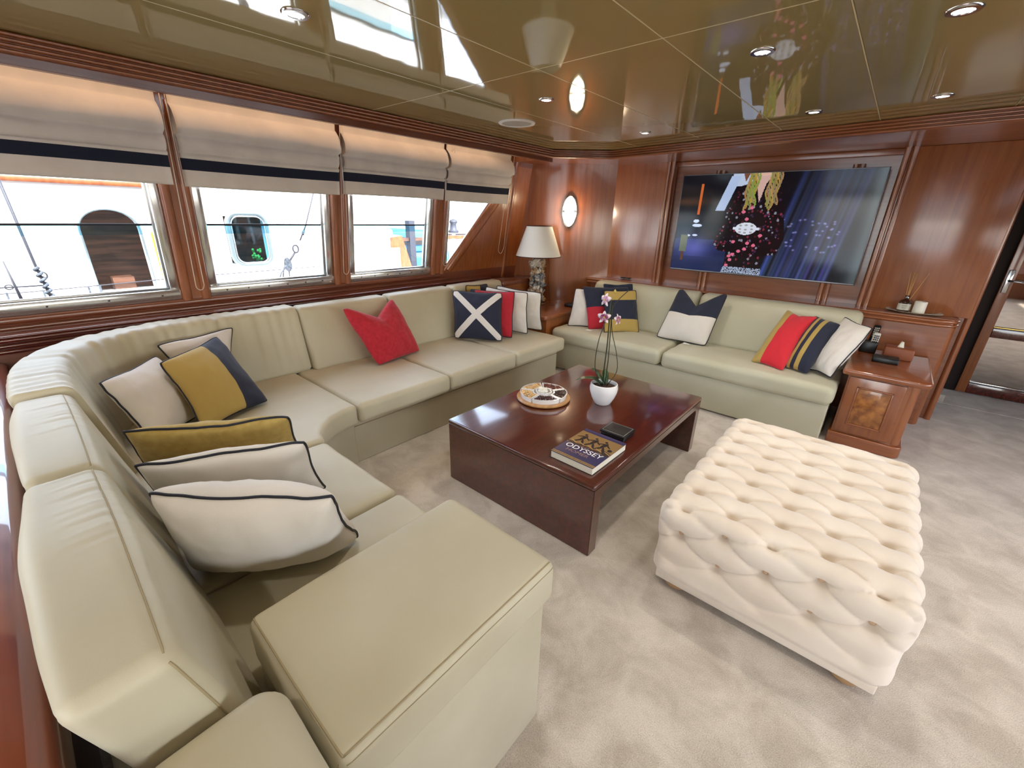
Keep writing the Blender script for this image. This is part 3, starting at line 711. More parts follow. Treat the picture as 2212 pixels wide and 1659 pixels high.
M['p_redgold'] = stripe_mat('gold_red_halves', (0, [(0, GD), (.30, srgb(206, 34, 48))]))
M['p_stripes'] = stripe_mat('navy_gold_stripes', (0, [(0, GD), (.10, NV), (.24, GD), (.34, NV), (.48, GD), (.64, NV)]))
M['p_cross'] = cross_mat('navy_white_cross')
M['p_redtri'] = stripe_mat('navy_red', (0, [(0, NV), (.12, RD)]))
def pillow(BL, BR, TR, TL, t, mat, label, pip=None, chop=0, chopw=.5, N=36, seed=0, pinch=.075, flat=.5, group='throw pillows on the sofas', ears=0):
    BL, BR, TR, TL = map(Vector, (BL, BR, TR, TL))
    org = (BL+BR)/2
    nrm = ((BR-BL).normalized().cross((TL-BL).normalized())).normalized()   # front side
    up = ((TL-BL)+(TR-BR)).normalized()
    def P(u, v):
        uu = u*(1-pinch*(1-v*v)); vv = v*(1-pinch*(1-u*u))
        if chop and v > -.6:
            k = ((v+.6)/1.6)**2; vv -= chop*k*max(0, 1-abs(u)/.86)**1.15
        cr_ = .045*(abs(u*v))**7; uu *= 1-cr_; vv *= 1-cr_
        a = (uu+1)/2; b = (vv+1)/2
        return BL*(1-a)*(1-b)+BR*a*(1-b)+TR*a*b+TL*(1-a)*b+nrm*(.016*nz((u*1.3+seed*3.1, v*1.3, seed), 1.2)+.004*nz((u*4+seed, v*4, 2), 1.2))*max(abs(u), abs(v))**3
    V = []; UV = []; F = []; ix = {}
    def add(u, v, s):
        edge = abs(abs(u)-1) < 1e-6 or abs(abs(v)-1) < 1e-6
        key = (round(u, 4), round(v, 4), 0 if edge else s)
        if key in ix: return ix[key]
        th = t*((1-u*u)*(1-v*v))**flat
        if chop: th *= 1-.25*math.exp(-(u/chopw)**2)*max(0, v)
        wr = .006*nz((u*2.2+seed, v*2.2, s*3), 1.6)+.0022*nz((u*9+seed, v*3, s), 1.5)
        mm = max(abs(u), abs(v)); e2 = 1-mm**6
        along = u if abs(v) > abs(u) else v
        wr += .0042*nz((along*13+seed, mm*2, seed+s), 1.0)*max(0, (mm-.35)/.65)*(1-mm**10)
        p = P(u, v)+nrm*s*(th+wr*e2)
        ix[key] = len(V); V.append(p-org); UV.append(((u+1)/2, (v+1)/2)); return ix[key]
    g_ = [math.sin(PI/2*(2*i/N-1))*.5+(2*i/N-1)*.5 for i in range(N+1)]; g_[0] = -1; g_[-1] = 1
    for s in (1, -1):
        for i in range(N):
            for j in range(N):
                q = [add(g_[i], g_[j], s), add(g_[i+1], g_[j], s), add(g_[i+1], g_[j+1], s), add(g_[i], g_[j+1], s)]
                F.append(q if s > 0 else q[::-1])
    o = mesh_obj('throw_pillow', V, F, M[mat], smooth=True, loc=org, uv=UV)
    tag(o, label, 'pillow', group)
    if pip:
        ed = [(x, -1) for x in g_[:-1]]+[(1, y) for y in g_[:-1]]+[(-x, 1) for x in g_[:-1]]+[(-1, -y) for y in g_[:-1]]
        # round the four corners a little
        tube('piping', [P(u*(1-.0), v)-org+nrm*0 for u, v in ed], .0045, M[pip], o, closed=True, n=8)
    return o
def cloth_tag(o, p, d):
    """small sewn-in white care tag lying on the seat by the pillow"""
    q = Vector(p)-o.location; d = Vector(d)
    V = [q, q+d, q+d+Vector((.012, .014, .002)), q+Vector((.012, .014, .008)), q+Vector((0, 0, .003)), q+d+Vector((0, 0, .003)), q+d+Vector((.012, .014, .005)), q+Vector((.012, .014, .011))]
    mesh_obj('care_tag', V, [[0, 3, 2, 1], [4, 5, 6, 7], [0, 1, 5, 4], [1, 2, 6, 5], [2, 3, 7, 6], [3, 0, 4, 7]], M['canvas'], o)
# near run, front to back
pillow((-1.44, .13, .45), (-1.15, .55, .45), (-.955, .40, .80), (-1.345, .075, .80), .125, 'canvas', 'plump off-white pillow with navy piping leaning on the near armrest, frontmost of all', 'piping', seed=1, flat=.42)
pillow((-1.72, .13, .455), (-1.50, .61, .45), (-1.30, .485, .805), (-1.535, .075, .80), .075, 'canvas', 'off-white pillow with navy piping between the gold pillow and the frontmost white one', 'piping', seed=2)
pillow((-2.03, .14, .455), (-1.78, .66, .46), (-1.53, .53, .80), (-1.82, .09, .80), .075, 'gold', 'plain gold pillow with navy piping, behind the two near white pillows', 'piping', seed=3)
# corner
pillow((-2.42, .42, .455), (-2.60, .80, .445), (-2.955, .70, .80), (-2.68, .36, .775), .085, 'p_goldnavy', 'gold pillow with a navy band on its right, leaning in the curved sofa corner', 'piping', seed=4)
pillow((-2.38, .22, .46), (-2.68, .50, .45), (-2.90, .39, .76), (-2.60, .115, .755), .08, 'canvas', 'off-white pillow with navy piping left of the gold and navy one in the corner', 'piping', seed=5)
pillow((-2.80, .52, .50), (-2.84, .68, .50), (-3.075, .83, .81), (-2.955, .405, .80), .06, 'canvas', 'off-white piped pillow mostly hidden behind the gold and navy corner pillow', 'piping', seed=6)
# window side
pillow((-2.70, 1.60, .44), (-2.79, 2.06, .44), (-3.0, 1.98, .86), (-2.915, 1.48, .86), .085, 'redcloth', 'plain red pillow with a chopped top alone in the middle of the window sofa', None, chop=.50, chopw=.42, seed=7, pinch=.04)
pillow((-2.86, 2.50, .45), (-2.48, 2.74, .45), (-2.63, 2.90, .85), (-3.0, 2.62, .86), .07, 'p_cross', 'navy pillow with a large white diagonal cross', 'piping', seed=8, pinch=.06)
pillow((-2.86, 2.72, .45), (-2.48, 2.88, .45), (-2.585, 3.03, .855), (-3.0, 2.84, .85), .06, 'p_redtri', 'red pillow with navy trim directly behind the white cross pillow', 'piping', seed=9)
pillow((-2.93, 2.98, .45), (-2.475, 3.10, .45), (-2.52, 3.14, .84), (-2.97, 3.02, .86), .06, 'canvas', 'off-white piped pillow standing just right of the red and navy one', 'piping', seed=10)
pillow((-2.95, 3.15, .45), (-2.45, 3.30, .45), (-2.43, 3.235, .84), (-2.95, 3.16, .86), .05, 'canvas', 'off-white piped pillow at the far end of the window sofa, beside the shell lamp', 'piping', seed=11)
pillow((-3.02, 2.80, .50), (-2.90, 3.10, .50), (-3.055, 3.13, .865), (-3.05, 2.83, .88), .03, 'p_goldnavy', 'grey-gold pillow peeking out behind the top of the white cross pillow', 'piping', seed=12)
# below the television, left
pillow((-2.40, 3.66, .45), (-2.12, 3.80, .45), (-2.15, 3.95, .83), (-2.41, 3.78, .83), .05, 'canvas', 'off-white piped pillow at the far left end of the sofa under the television', 'piping', seed=13)
p = pillow((-2.15, 3.66, .455), (-1.86, 3.90, .455), (-1.97, 4.10, .86), (-2.33, 3.78, .86), .06, 'p_navyred', 'pillow with navy upper half and red lower half behind the orchid blooms', None, seed=14)
cloth_tag(p, (-2.14, 3.60, .462), (.05, .01, 0))
pillow((-1.97, 3.66, .455), (-1.72, 3.93, .455), (-1.87, 4.05, .845), (-2.08, 3.78, .845), .06, 'p_gng', 'gold pillow with a wide navy band across the middle, right of the orchid', 'piping', seed=15, pinch=.06)
pillow((-2.10, 3.95, .46), (-1.85, 4.12, .46), (-1.98, 4.20, .885), (-2.25, 4.05, .87), .03, 'navy', 'dark navy pillow peeking out behind the gold and navy banded one', None, seed=16)
p = pillow((-1.53, 3.88, .46), (-1.07, 3.90, .455), (-1.03, 4.12, .90), (-1.46, 4.10, .90), .08, 'p_navywhite', 'pillow with navy top and white lower half, chopped into two ears, below the television', 'piping', chop=.58, chopw=.42, seed=17, pinch=.04)
cloth_tag(p, (-1.25, 3.82, .463), (.05, .0, 0))
# below the television, right
pillow((-.66, 3.68, .46), (-.42, 3.62, .46), (-.33, 4.03, .83), (-.56, 4.13, .84), .085, 'p_redgold', 'bright red pillow with a gold left side, leaning right of the sofa middle', None, seed=18, chop=.1)
pillow((-.46, 3.72, .46), (-.27, 3.66, .46), (-.16, 3.95, .81), (-.36, 4.10, .83), .085, 'p_stripes', 'navy pillow with narrow gold stripes between the red and the white one', None, seed=19)
pillow((-.30, 3.80, .465), (-.13, 3.66, .47), (.02, 3.83, .83), (-.17, 4.08, .85), .075, 'canvas', 'white piped pillow leaning against the burl-fronted side cabinet', 'piping', seed=20)

# ------------------------------------------------------------ roman blinds
def blind(y0, y1, label, seed, cord_y, cord_z, zb=1.63, cw=.022):
    prof = [(.0, 2.27), (.0, 2.10), (.0, 2.045), (.016, 2.034), (.046, 2.005), (.070, 1.965), (.082, 1.93), (.078, 1.905), (.040, 1.893), (.030, 1.886), (.046, 1.876),
            (.052, 1.855), (.050, 1.83), (.042, 1.815), (.030, 1.808), (.031, 1.803), (.042, 1.797), (.042, 1.789), (.034, 1.783), (.033, 1.78), (.034, 1.75), (.034, 1.72),
            (.034, 1.715), (.034, 1.68), (.034, 1.645), (.033, zb), (.026, zb), (.024, 1.70), (.0, 1.9), (-.006, 2.27)]
    root = empty('roman_blind', (xl(2.15)+.012, (y0+y1)/2, 2.19)); tag(root, label, 'blind', 'roman blinds over the saloon windows')
    ny = 40; V = []; F = []; mi = []; m = len(prof); org = root.location
    for i in range(ny+1):
        y = y0+(y1-y0)*i/ny; e = 2*i/ny-1
        for j, (d, z) in enumerate(prof):
            free = 1 if 1.79 < z < 2.02 else .25
            w = (.010*nz((y*3.0+seed, z*14, seed), 1)+.005*nz((y*9+seed, z*30, 3), 1))*free if d > .005 else 0
            dz = .008*nz((y*2.5+seed, z*3, 9), 1)*free+ (.006*math.sin(y*2.2+seed) if z < 1.8 else 0)
            V.append(Vector((xl(z)+.026+d+w, y, z+dz))-org)
    for i in range(ny):
        for j in range(m-1):
            F.append([i*m+j, i*m+j+1, (i+1)*m+j+1, (i+1)*m+j]); z = (prof[j][1]+prof[j+1][1])/2
            mi.append(1 if (19 <= j <= 20) else 0)
    F.append([j for j in range(m)]); mi.append(0); F.append([ny*m+j for j in range(m)][::-1]); mi.append(0)
    mesh_obj('fabric', V, F, None, root, smooth=True, mats=[M['blind'], M['blind_navy']], fmi=mi)
    V = []
    pts = []
    for k in range(14): z = 2.10-(2.10-cord_z-cw)*k/13; pts.append(Vector((xl(z)+.05, cord_y-cw*(.5+.5*k/13), z))-org)
    for k in range(1, 9): a = PI+PI*k/9; pts.append(Vector((xl(cord_z)+.05, cord_y+cw*math.cos(a), cord_z+cw+cw*1.4*math.sin(a)))-org)
    for k in range(14): z = cord_z+cw+(2.10-cord_z-cw)*k/13; pts.append(Vector((xl(z)+.055, cord_y+cw*(1-.5*k/13), z))-org)
    tube('pull_cord', pts, .0022, M['cord'], root, n=6)
blind(-1.0, .745, 'white roman blind with navy band, leftmost of the four', 1, .775, 1.02)
blind(.80, 1.765, 'white roman blind with navy band, second from the left', 2, 1.80, 1.04)
blind(1.80, 2.775, 'white roman blind with navy band, third from the left', 3, 2.86, 1.04, cw=.028)
blind(2.80, 3.66, 'narrow white roman blind with navy band over the slanted window', 4, 3.66, 1.13, cw=.04)

# ------------------------------------------------------------ coffee table
T = empty('coffee_table', (-1.22, 2.13, 0)); tag(T, 'low square-edged dark mahogany coffee table in the middle of the carpet', 'table')
def slab(name, x0, x1, y0, y1, z0, z1, bev=.008): return box(name, x0, x1, y0, y1, z0, z1, M['table'], T, bevel=bev, seg=3)
bm = bmesh.new()
yz = [(1.44, 0), (1.51, 0), (1.51, .295), (1.518, .312), (1.535, .325), (2.735, .325), (2.752, .312), (2.76, .295), (2.76, 0), (2.83, 0), (2.83, .37), (1.44, .37)]
a = [bm.verts.new((-1.72, y, z)) for y, z in yz]; b = [bm.verts.new((-.738, y, z)) for y, z in yz]
bm.faces.new(a); bm.faces.new(b[::-1])
for i in range(len(yz)): bm.faces.new([a[i], a[(i+1) % len(yz)], b[(i+1) % len(yz)], b[i]])
bmesh.ops.recalc_face_normals(bm, faces=bm.faces)
bmesh.ops.bevel(bm, geom=[e for e in bm.edges if e.calc_face_angle(0) > 1.0], offset=.003, segments=2, affect='EDGES')
bm_obj('frame', bm, M['table'], T, smooth=True)
box('tabletop', -1.722, -.736, 1.436, 2.834, .368, .397, M['table'], T, bevel=.011, seg=4)
under(T)

# ------------------------------------------------------------ tufted ottoman
O = empty('ottoman', (-.05, 2.06, 0)); tag(O, 'low square ivory ottoman with deep button tufting on light wooden feet', 'ottoman')
OX0, OX1, OY0, OY1, OZ1 = -.452, .335, 1.50, 2.60, .43
PX, PY = .1555, .147
def unfold(p):
    X, Y_, Z_ = p.x, p.y, p.z
    dz = OZ1-Z_
    # points below the crown count further out along the face they lie on
    ox = 0; oy = 0
    if dz > 1e-6:
        if abs(Y_-OY0) < 1e-5: oy = -dz
        elif abs(Y_-OY1) < 1e-5: oy = dz
        elif abs(X-OX1) < 1e-5: ox = dz
        elif abs(X-OX0) < 1e-5: ox = -dz
    return X+ox, Y_+oy
def lattice(p):
    x, y = unfold(p)
    a = (x+.3720)/PX; b = (y-1.665)/(PY/2)
    s = (a+b)/2; t = (a-b)/2
    return s, t
def odisp(p, n):
    s, t = lattice(p)
    fs, ft = abs(math.sin(PI*s)), abs(math.sin(PI*t))
    fade = min(1, max(0, (p.z-.13)/.12)) if p.z < OZ1-1e-6 else 1
    ds, dt = abs(s-round(s)), abs(t-round(t))
    crease = min(1, min(ds, dt)/.075)
    h = .017*((fs*ft)**.42)
    # distance to the nearest button
    dx = ((s-round(s))+(t-round(t)))*PX; dy = ((s-round(s))-(t-round(t)))*PY/2
    r = math.hypot(dx, dy)
    hole = math.exp(-(r/.020)**2)
    h2 = h-.0055*(1-crease)*(1-hole)-.034*math.exp(-(r/.021)**2)-.012*math.exp(-(r/.042)**2)
    return h2*fade+.010*(1-fade)*(1 if p.z > .1 else .6)+.004
rbox('cushion', OX0, OX1, OY0, OY1, .07, OZ1, .045, M['velvet'], O, step=.0065, disp=odisp)
box('plinth', OX0+.012, OX1-.012, OY0+.012, OY1-.012, .038, .085, M['velvet'], O, bevel=.006)
for x in (OX0+.09, OX1-.09):
    for y in (OY0+.07, OY1-.07): lathe('foot', [(.030, 0), (.045, .008), (.052, .022), (.050, .038), (.040, .042)], (x, y, 0), M['ottofoot'], O, n=20)
bme = None
def button(P, n):
    global bme
    if bme is None:
        b0 = lathe('button', [(0, .0045), (.006, .0038), (.0095, .0015), (.010, -.003)], (0, 0, 0), M['button'], None, n=12); bme = b0.data; bpy.data.objects.remove(b0)
    o = bpy.data.objects.new('button', bme); C.objects.link(o); o.parent = O; o.location = P; o.rotation_euler = n.to_track_quat('Z', 'Y').to_euler()
for k in range(-3, 9):
    for j in range(-6, 18):
        a = k; 
        if (k+j) % 2: continue
        x = -.3720+a*PX; y = 1.665+j*PY/2
        depth = .030
        if OX0+.045 < x < OX1-.045 and OY0+.05 < y < OY1-.05: button(Vector((x, y, OZ1-depth)), Vector((0, 0, 1)))
        elif OX0+.03 < x < OX1-.03 and OY0-.25 < y < OY0-.03: button(Vector((x, OY0+depth, OZ1+(y-OY0))), Vector((0, -1, 0)))
        elif OY0+.05 < y < OY1-.03 and OX1+.03 < x < OX1+.25: button(Vector((OX1-depth, y, OZ1-(x-OX1))), Vector((1, 0, 0)))
        elif OY0+.05 < y < OY1-.03 and OX0-.25 < x < OX0-.03: button(Vector((OX0+depth, y, OZ1-(OX0-x))), Vector((-1, 0, 0)))
under(O)

# ------------------------------------------------------------ side cabinets
CB = empty('side_cabinet', (.16, 4.0, 0)); tag(CB, 'mahogany side cabinet with a burl veneer door at the right end of the sofa', 'cabinet')
def rpoly(x0, x1, y0, y1, r, corners):
    """rectangle with chosen rounded corners: keys 'fl','fr' (front y0)"""
    P = []
    if 'fl' in corners: P += [(x0+r-r*math.cos(a), y0+r-r*math.sin(a)) for a in [PI/2*k/6 for k in range(7)]]
    else: P.append((x0, y0))
    if 'fr' in corners: P += [(x1-r+r*math.sin(a), y0+r-r*math.cos(a)) for a in [PI/2*k/6 for k in range(7)]]
    else: P.append((x1, y0))
    P += [(x1, y1), (x0, y1)]
    return P
prism('plinth', rpoly(-.045, .372, 3.645, 4.40, .05, ['fr']), 0, .085, M['wood_x'], CB, bevel=.006)
prism('carcass', rpoly(-.03, .352, 3.668, 4.40, .045, ['fr']), .08, .53, M['wood'], CB)
prism('cabinet_top', rpoly(-.07, .40, 3.625, 4.41, .06, ['fr']), .525, .568, M['wood_x'], CB, bevel=.017, seg=5)
dr_ = box('door', -.02, .285, 3.652, 3.672, .10, .515, M['wood'], CB, bevel=.004)
for (a, b, c, d) in ((.035, .235, .44, .452), (.035, .235, .165, .177), (.035, .047, .165, .452), (.223, .235, .165, .452)): box('panel_bead', a, b, 3.643, 3.655, c, d, M['wood_x'], dr_, bevel=.004)
box('burl_panel', .047, .223, 3.649, 3.657, .177, .44, M['burl'], dr_, bevel=.002)
lathe('corner_column', [(.034, .09), (.034, .52)], (.318, 3.70, 0), M['wood'], CB, n=24)
under(CB)
CT = empty('corner_cabinet', (-2.85, 3.85, 0)); tag(CT, 'mahogany corner cabinet with a moulded top between the two sofas, carrying the shell lamp', 'cabinet')
box('carcass', -3.10, -2.525, 3.46, 4.30, 0, .53, M['wood'], CT)
prism('cabinet_top', rpoly(-3.12, -2.505, 3.42, 4.12, .04, ['fr']), .52, .565, M['wood_x'], CT, bevel=.016, seg=5)
prism('rear_top', [(-3.11, 4.10), (-2.52, 4.10), (-2.52, 4.42), (-2.68, 4.42)], .52, .562, M['wood_x'], CT)
under(CT)

# ------------------------------------------------------------ television
TV = empty('television', (-.98, 4.60, 1.0)); tag(TV, 'large flat television with a thin metal frame mounted in the far wall recess', 'television')
tx0, tx1, tz0, tz1, ty = -1.765, -.195, 1.025, 1.915, 4.575
box('housing', tx0+.004, tx1-.004, ty+.006, ty+.05, tz0+.004, tz1-.004, M['black'], TV, bevel=.004)
for (a, b, c, d) in ((tx0, tx1, tz0, tz0+.014), (tx0, tx1, tz1-.007, tz1), (tx0, tx0+.007, tz0, tz1), (tx1-.007, tx1, tz0, tz1)): box('bezel', a, b, ty-.004, ty+.03, c, d, M['tvframe'], TV, bevel=.002)
for x in (-1.35, -.62): box('wall_bracket', x-.05, x+.05, ty+.045, 4.66, 1.2, 1.75, M['black'], TV)
# the broadcast picture, drawn onto a fine grid of the panel as flat colour
def tv_picture(W_, H_):
    u = (np.arange(W_)+.5)/W_; v = (np.arange(H_)+.5)/H_      # v down
    U, Vv = np.meshgrid(u, v); im = np.zeros((H_, W_, 3)); rng = np.random.RandomState(3)
    im[:] = (6, 8, 16)
    def blend(mask, col): im[mask] = col
    def mixm(a, col):
        a = np.clip(a, 0, 1)[..., None]; im[:] = im*(1-a)+np.array(col)*a
    # stage glow at left and blue floor
    mixm(np.exp(-((U-.06)/.10)**2-((Vv-.62)/.25)**2)*.6, (60, 84, 104))
    mixm(np.exp(-((U-.05)/.16)**2-((Vv-.27)/.05)**2)*.55, (120, 74, 44))
    mixm(((U < .33)*(Vv > .66-.0*U))*(.55+.45*np.sin(Vv*60)*.1), (44, 60, 118))
    mixm(np.exp(-((U-.13)/.10)**2-((Vv-.76)/.12)**2)*.8, (100, 104, 186))
    mixm(((U < .30)*(Vv > .85))*.5, (34, 44, 80))
    # curtains at right
    for k in range(16):
        x0 = .54+.021*k+rng.rand()*.010; sl = .20-.004*k; w = .007+.008*rng.rand()
        c = np.array((50+30*rng.rand(), 62+30*rng.rand(), 110+50*rng.rand()))
        xc = x0+sl*(1-Vv)*(.55)
        mixm(np.exp(-((U-xc)/w)**2)*(.35+.55*Vv)*(.55+.45*rng.rand()), c*(1.0 if k % 3 else 1.15))
    mixm(np.clip((U-.80)/.2, 0, 1)*.55, (40, 44, 50))
    mixm(np.exp(-((U-.99)/.035)**2)*.5, (120, 134, 134))
    for k in range(46):
        x = .58+.3*rng.rand(); y = .42+.32*rng.rand(); mixm(np.exp(-((U-x)/.006)**2-((Vv-y)/.008)**2)*.8, (150, 150, 214))
    # orange beam of light
    blend((abs(U-.125) < .007)*(Vv > .09)*(Vv < .40), (196, 96, 40))
    for (x, y, a, b) in ((.12, .47, .018, .018), (.13, .515, .030, .017), (.125, .62, .016, .011), (.085, .625, .014, .009)):
        blend(((U-x)/a)**2+((Vv-y)/b)**2 < 1, (206, 220, 246))
    # far walker in olive trousers
    blend((abs(U-.060-.01*(Vv-.7)) < .022)*(Vv > .62)*(Vv < .80), (104, 112, 94)); blend((abs(U-.062) < .008)*(Vv >= .80)*(Vv < .9), (92, 60, 50))
    # person behind, in pale blue jumper
    blend((U > .285+.06*np.clip(Vv-.12, 0, 1)-0.0)*(U < .40)*(Vv < .12)*(U > .29), (176, 190, 214))
    blend((abs(U-(.300-.18*(Vv-.08))) < .027)*(Vv > .02)*(Vv < .36), (166, 184, 216))
    blend((abs(U-.365) < .018*(1-Vv/.08))*(Vv < .08), (110, 70, 58))
    # presenter: black floral top, flared sleeves
    def poly(pts, col):
        msk = np.zeros_like(U, bool); n = len(pts); j = n-1
        for i in range(n):
            xi, yi = pts[i]; xj, yj = pts[j]
            c = ((yi > Vv) != (yj > Vv)) & (U < (xj-xi)*(Vv-yi)/(yj-yi+1e-9)+xi); msk ^= c; j = i
        im[msk] = col; return msk
    body = poly([(.345, .12), (.40, .09), (.50, .08), (.545, .12), (.59, .32), (.625, .62), (.60, .78), (.535, .80), (.53, .97), (.335, .97), (.335, .78), (.28, .77), (.245, .70), (.275, .50), (.30, .32)], (16, 8, 12))
    poly([(.325, .97), (.535, .97), (.545, 1.0), (.32, 1.0)], (150, 160, 182))
    for k in range(420):
        x = .25+.36*rng.rand(); y = .15+.82*rng.rand(); a = .0028+.004*rng.rand()
        m = (((U-x)/a)**2+((Vv-y)/(a*2))**2 < 1) & body
        im[m] = [(120, 40, 60), (130, 130, 146), (70, 20, 30), (50, 34, 66)][rng.randint(4)] if rng.rand() < .6 else im[m]
    for (x, y) in ((.42, .26), (.425, .33), (.385, .37), (.41, .44), (.36, .67), (.37, .80), (.352, .82), (.40, .765), (.36, .86), (.345, .92), (.475, .70), (.43, .74), (.44, .68), (.50, .60)):
        m = (((U-x)/.011)**2+((Vv-y)/.016)**2 < 1) & body; im[m] = (208, 104, 132)
    poly([(.41, .0), (.51, .0), (.475, .10), (.455, .28), (.43, .12)], (196, 160, 150))       # neckline skin
    blend(((U-.46)/.04)**2+((Vv+.005)/.035)**2 < 1, (206, 168, 150))
    for (cx, w0) in ((.405, .022), (.515, .024)):                                              # long blonde hair
        for k in range(14):
            x = cx+(k/13-.5)*2*w0; ln = .26+.10*rng.rand()
            xc = x+.010*np.sin(Vv*26+k)
            m = (abs(U-xc) < .0045)*(Vv < ln); im[m] = (120+50*rng.rand(), 108+40*rng.rand(), 56+30*rng.rand())
    for (y0, y1) in ((.45, .60),): pass
    m = (U > .325)*(U < .545)*(Vv > .93); k = rng.rand(H_, W_) < .5; im[m & k] = (176, 190, 214); im[m & ~k] = (24, 24, 40)
    blend(((U-.415)/.058)**2+((Vv-.535)/.062)**2 < 1, (206, 212, 226)); blend((abs(U-.415) < .072)*(abs(Vv-.535) < .014), (206, 212, 226))
    for (x, y) in ((.385, .505), (.445, .505), (.415, .50), (.383, .54), (.415, .545), (.448, .54), (.385, .57), (.413, .575), (.445, .57)): blend(((U-x)/.008)**2+((Vv-y)/.009)**2 < 1, (150, 150, 150))
    return np.clip(im, 0, 255)
W_, H_ = 340, 192
im = tv_picture(W_, H_)/255.
lin = np.where(im <= .04045, im/12.92, ((im+.055)/1.055)**2.4)
vx = np.linspace(tx0+.006, tx1-.006, W_+1); vz = np.linspace(tz1-.006, tz0+.013, H_+1)
XX, ZZ = np.meshgrid(vx, vz); co = np.stack([XX, np.full_like(XX, ty), ZZ], -1).reshape(-1, 3)
ii = np.arange(W_*H_); rr, cc = ii//W_, ii % W_; v0 = rr*(W_+1)+cc
fc = np.stack([v0, v0+W_+1, v0+W_+2, v0+1], -1)
def paint_mesh(name, co, fc, cols, mat, parent):
    me = bpy.data.meshes.new(name); me.from_pydata(co.tolist(), [], fc.tolist())
    ca = me.color_attributes.new('paint', 'FLOAT_COLOR', 'CORNER')
    c4 = np.concatenate([cols, np.ones((len(cols), 1))], 1); ca.data.foreach_set('color', np.repeat(c4, 4, axis=0).ravel().astype(np.float32))
    me.materials.append(mat); o = bpy.data.objects.new(name, me); C.objects.link(o); o.parent = parent; return o
ms, nts, bs = base_mat('lit_screen'); setp(bs, .09, spec=.35); bs.inputs['Base Color'].default_value = (.006, .006, .008, 1)
at = nts.nodes.new('ShaderNodeAttribute'); at.attribute_name = 'paint'; nts.links.new(at.outputs['Color'], bs.inputs['Emission Color']); bs.inputs['Emission Strength'].default_value = 1.1
paint_mesh('screen', co, fc, lin.reshape(-1, 3), ms, TV)
under(TV)

# ------------------------------------------------------------ wall lamp, table lamp
mid = A+ch*.47+nrm*.085
SN = empty('wall_lamp', (mid.x, mid.y, 1.57)); tag(SN, 'lit oval bulkhead wall lamp with a chrome rim on the curved corner panel', 'lamp')
ang = math.atan2(nrm.y, nrm.x)
def oval(name, rx, rz, d0, d1, mat, ring=None, dome=0):
    V = []; F = []; n = 40
    prof = [(1, d0), (1, d1)] + ([(.8, d1+dome*.6), (.5, d1+dome*.9), (0.001, d1+dome)] if not ring else [(ring, d1), (ring, d0)])
    for (s, d) in prof:
        for k in range(n):
            a = 2*PI*k/n; y = rx*s*math.cos(a); z = rz*s*math.sin(a)
            V.append((math.cos(ang)*d-math.sin(ang)*y, math.sin(ang)*d+math.cos(ang)*y, z))
    m = len(prof)
    for i in range(m-1 if not ring else m):
        j = (i+1) % m
        for k in range(n): F.append([i*n+k, i*n+(k+1) % n, j*n+(k+1) % n, j*n+k])
    return mesh_obj(name, V, F, mat, SN, smooth=True)
oval('rim', .083, .172, -.01, .022, M['chrome'], ring=.86)
oval('lit_glass', .072, .158, .0, .012, M['sconceglow'], dome=.03)
bm = bmesh.new(); Rz = Matrix.Rotation(ang, 4, 'Z'); boxbm(bm, .034, .056, -.078, .078, -.011, .011, f=lambda v: Rz @ v); bmesh.ops.bevel(bm, geom=bm.edges[:], offset=.004, segments=2, affect='EDGES'); bm_obj('cross_bar', bm, M['chrome'], SN)
ld = bpy.data.lights.new('wall_lamp_glow', 'POINT'); ld.energy = 7; ld.color = (1, .76, .48); ld.shadow_soft_size = .05
lo = bpy.data.objects.new('wall_lamp_glow', ld); C.objects.link(lo); lo.parent = SN; lo.location = (nrm.x*.12, nrm.y*.12, 0)

LX, LY = -2.99, 3.88
LP = empty('table_lamp', (LX, LY, .565)); tag(LP, 'table lamp with a white cone shade on a glass cylinder filled with seashells', 'lamp')
lathe('base_plate', [(.10, 0), (.105, .008), (.105, .02), (.095, .028)], (0, 0, 0), M['chrome'], LP)
lathe('glass_cylinder', [(.098, .028), (.098, .53)], (0, 0, 0), M['lampglass'], LP, n=36)
lathe('cap', [(.095, .53), (.095, .545), (.03, .55), (.02, .60)], (0, 0, 0), M['chrome'], LP)
lathe('lamp_shade', [(.25, .535), (.137, .85), (.134, .85), (.246, .537)], (0, 0, 0), M['shade'], LP, n=48)
tube('shade_trim', [(.25*math.cos(a), .25*math.sin(a), .536) for a in [2*PI*k/40 for k in range(40)]], .004, M['shadetrim'], LP, closed=True, n=6)
tube('shade_trim', [(.137*math.cos(a), .137*math.sin(a), .85) for a in [2*PI*k/32 for k in range(32)]], .004, M['shadetrim'], LP, closed=True, n=6)
rs = random.Random(5)
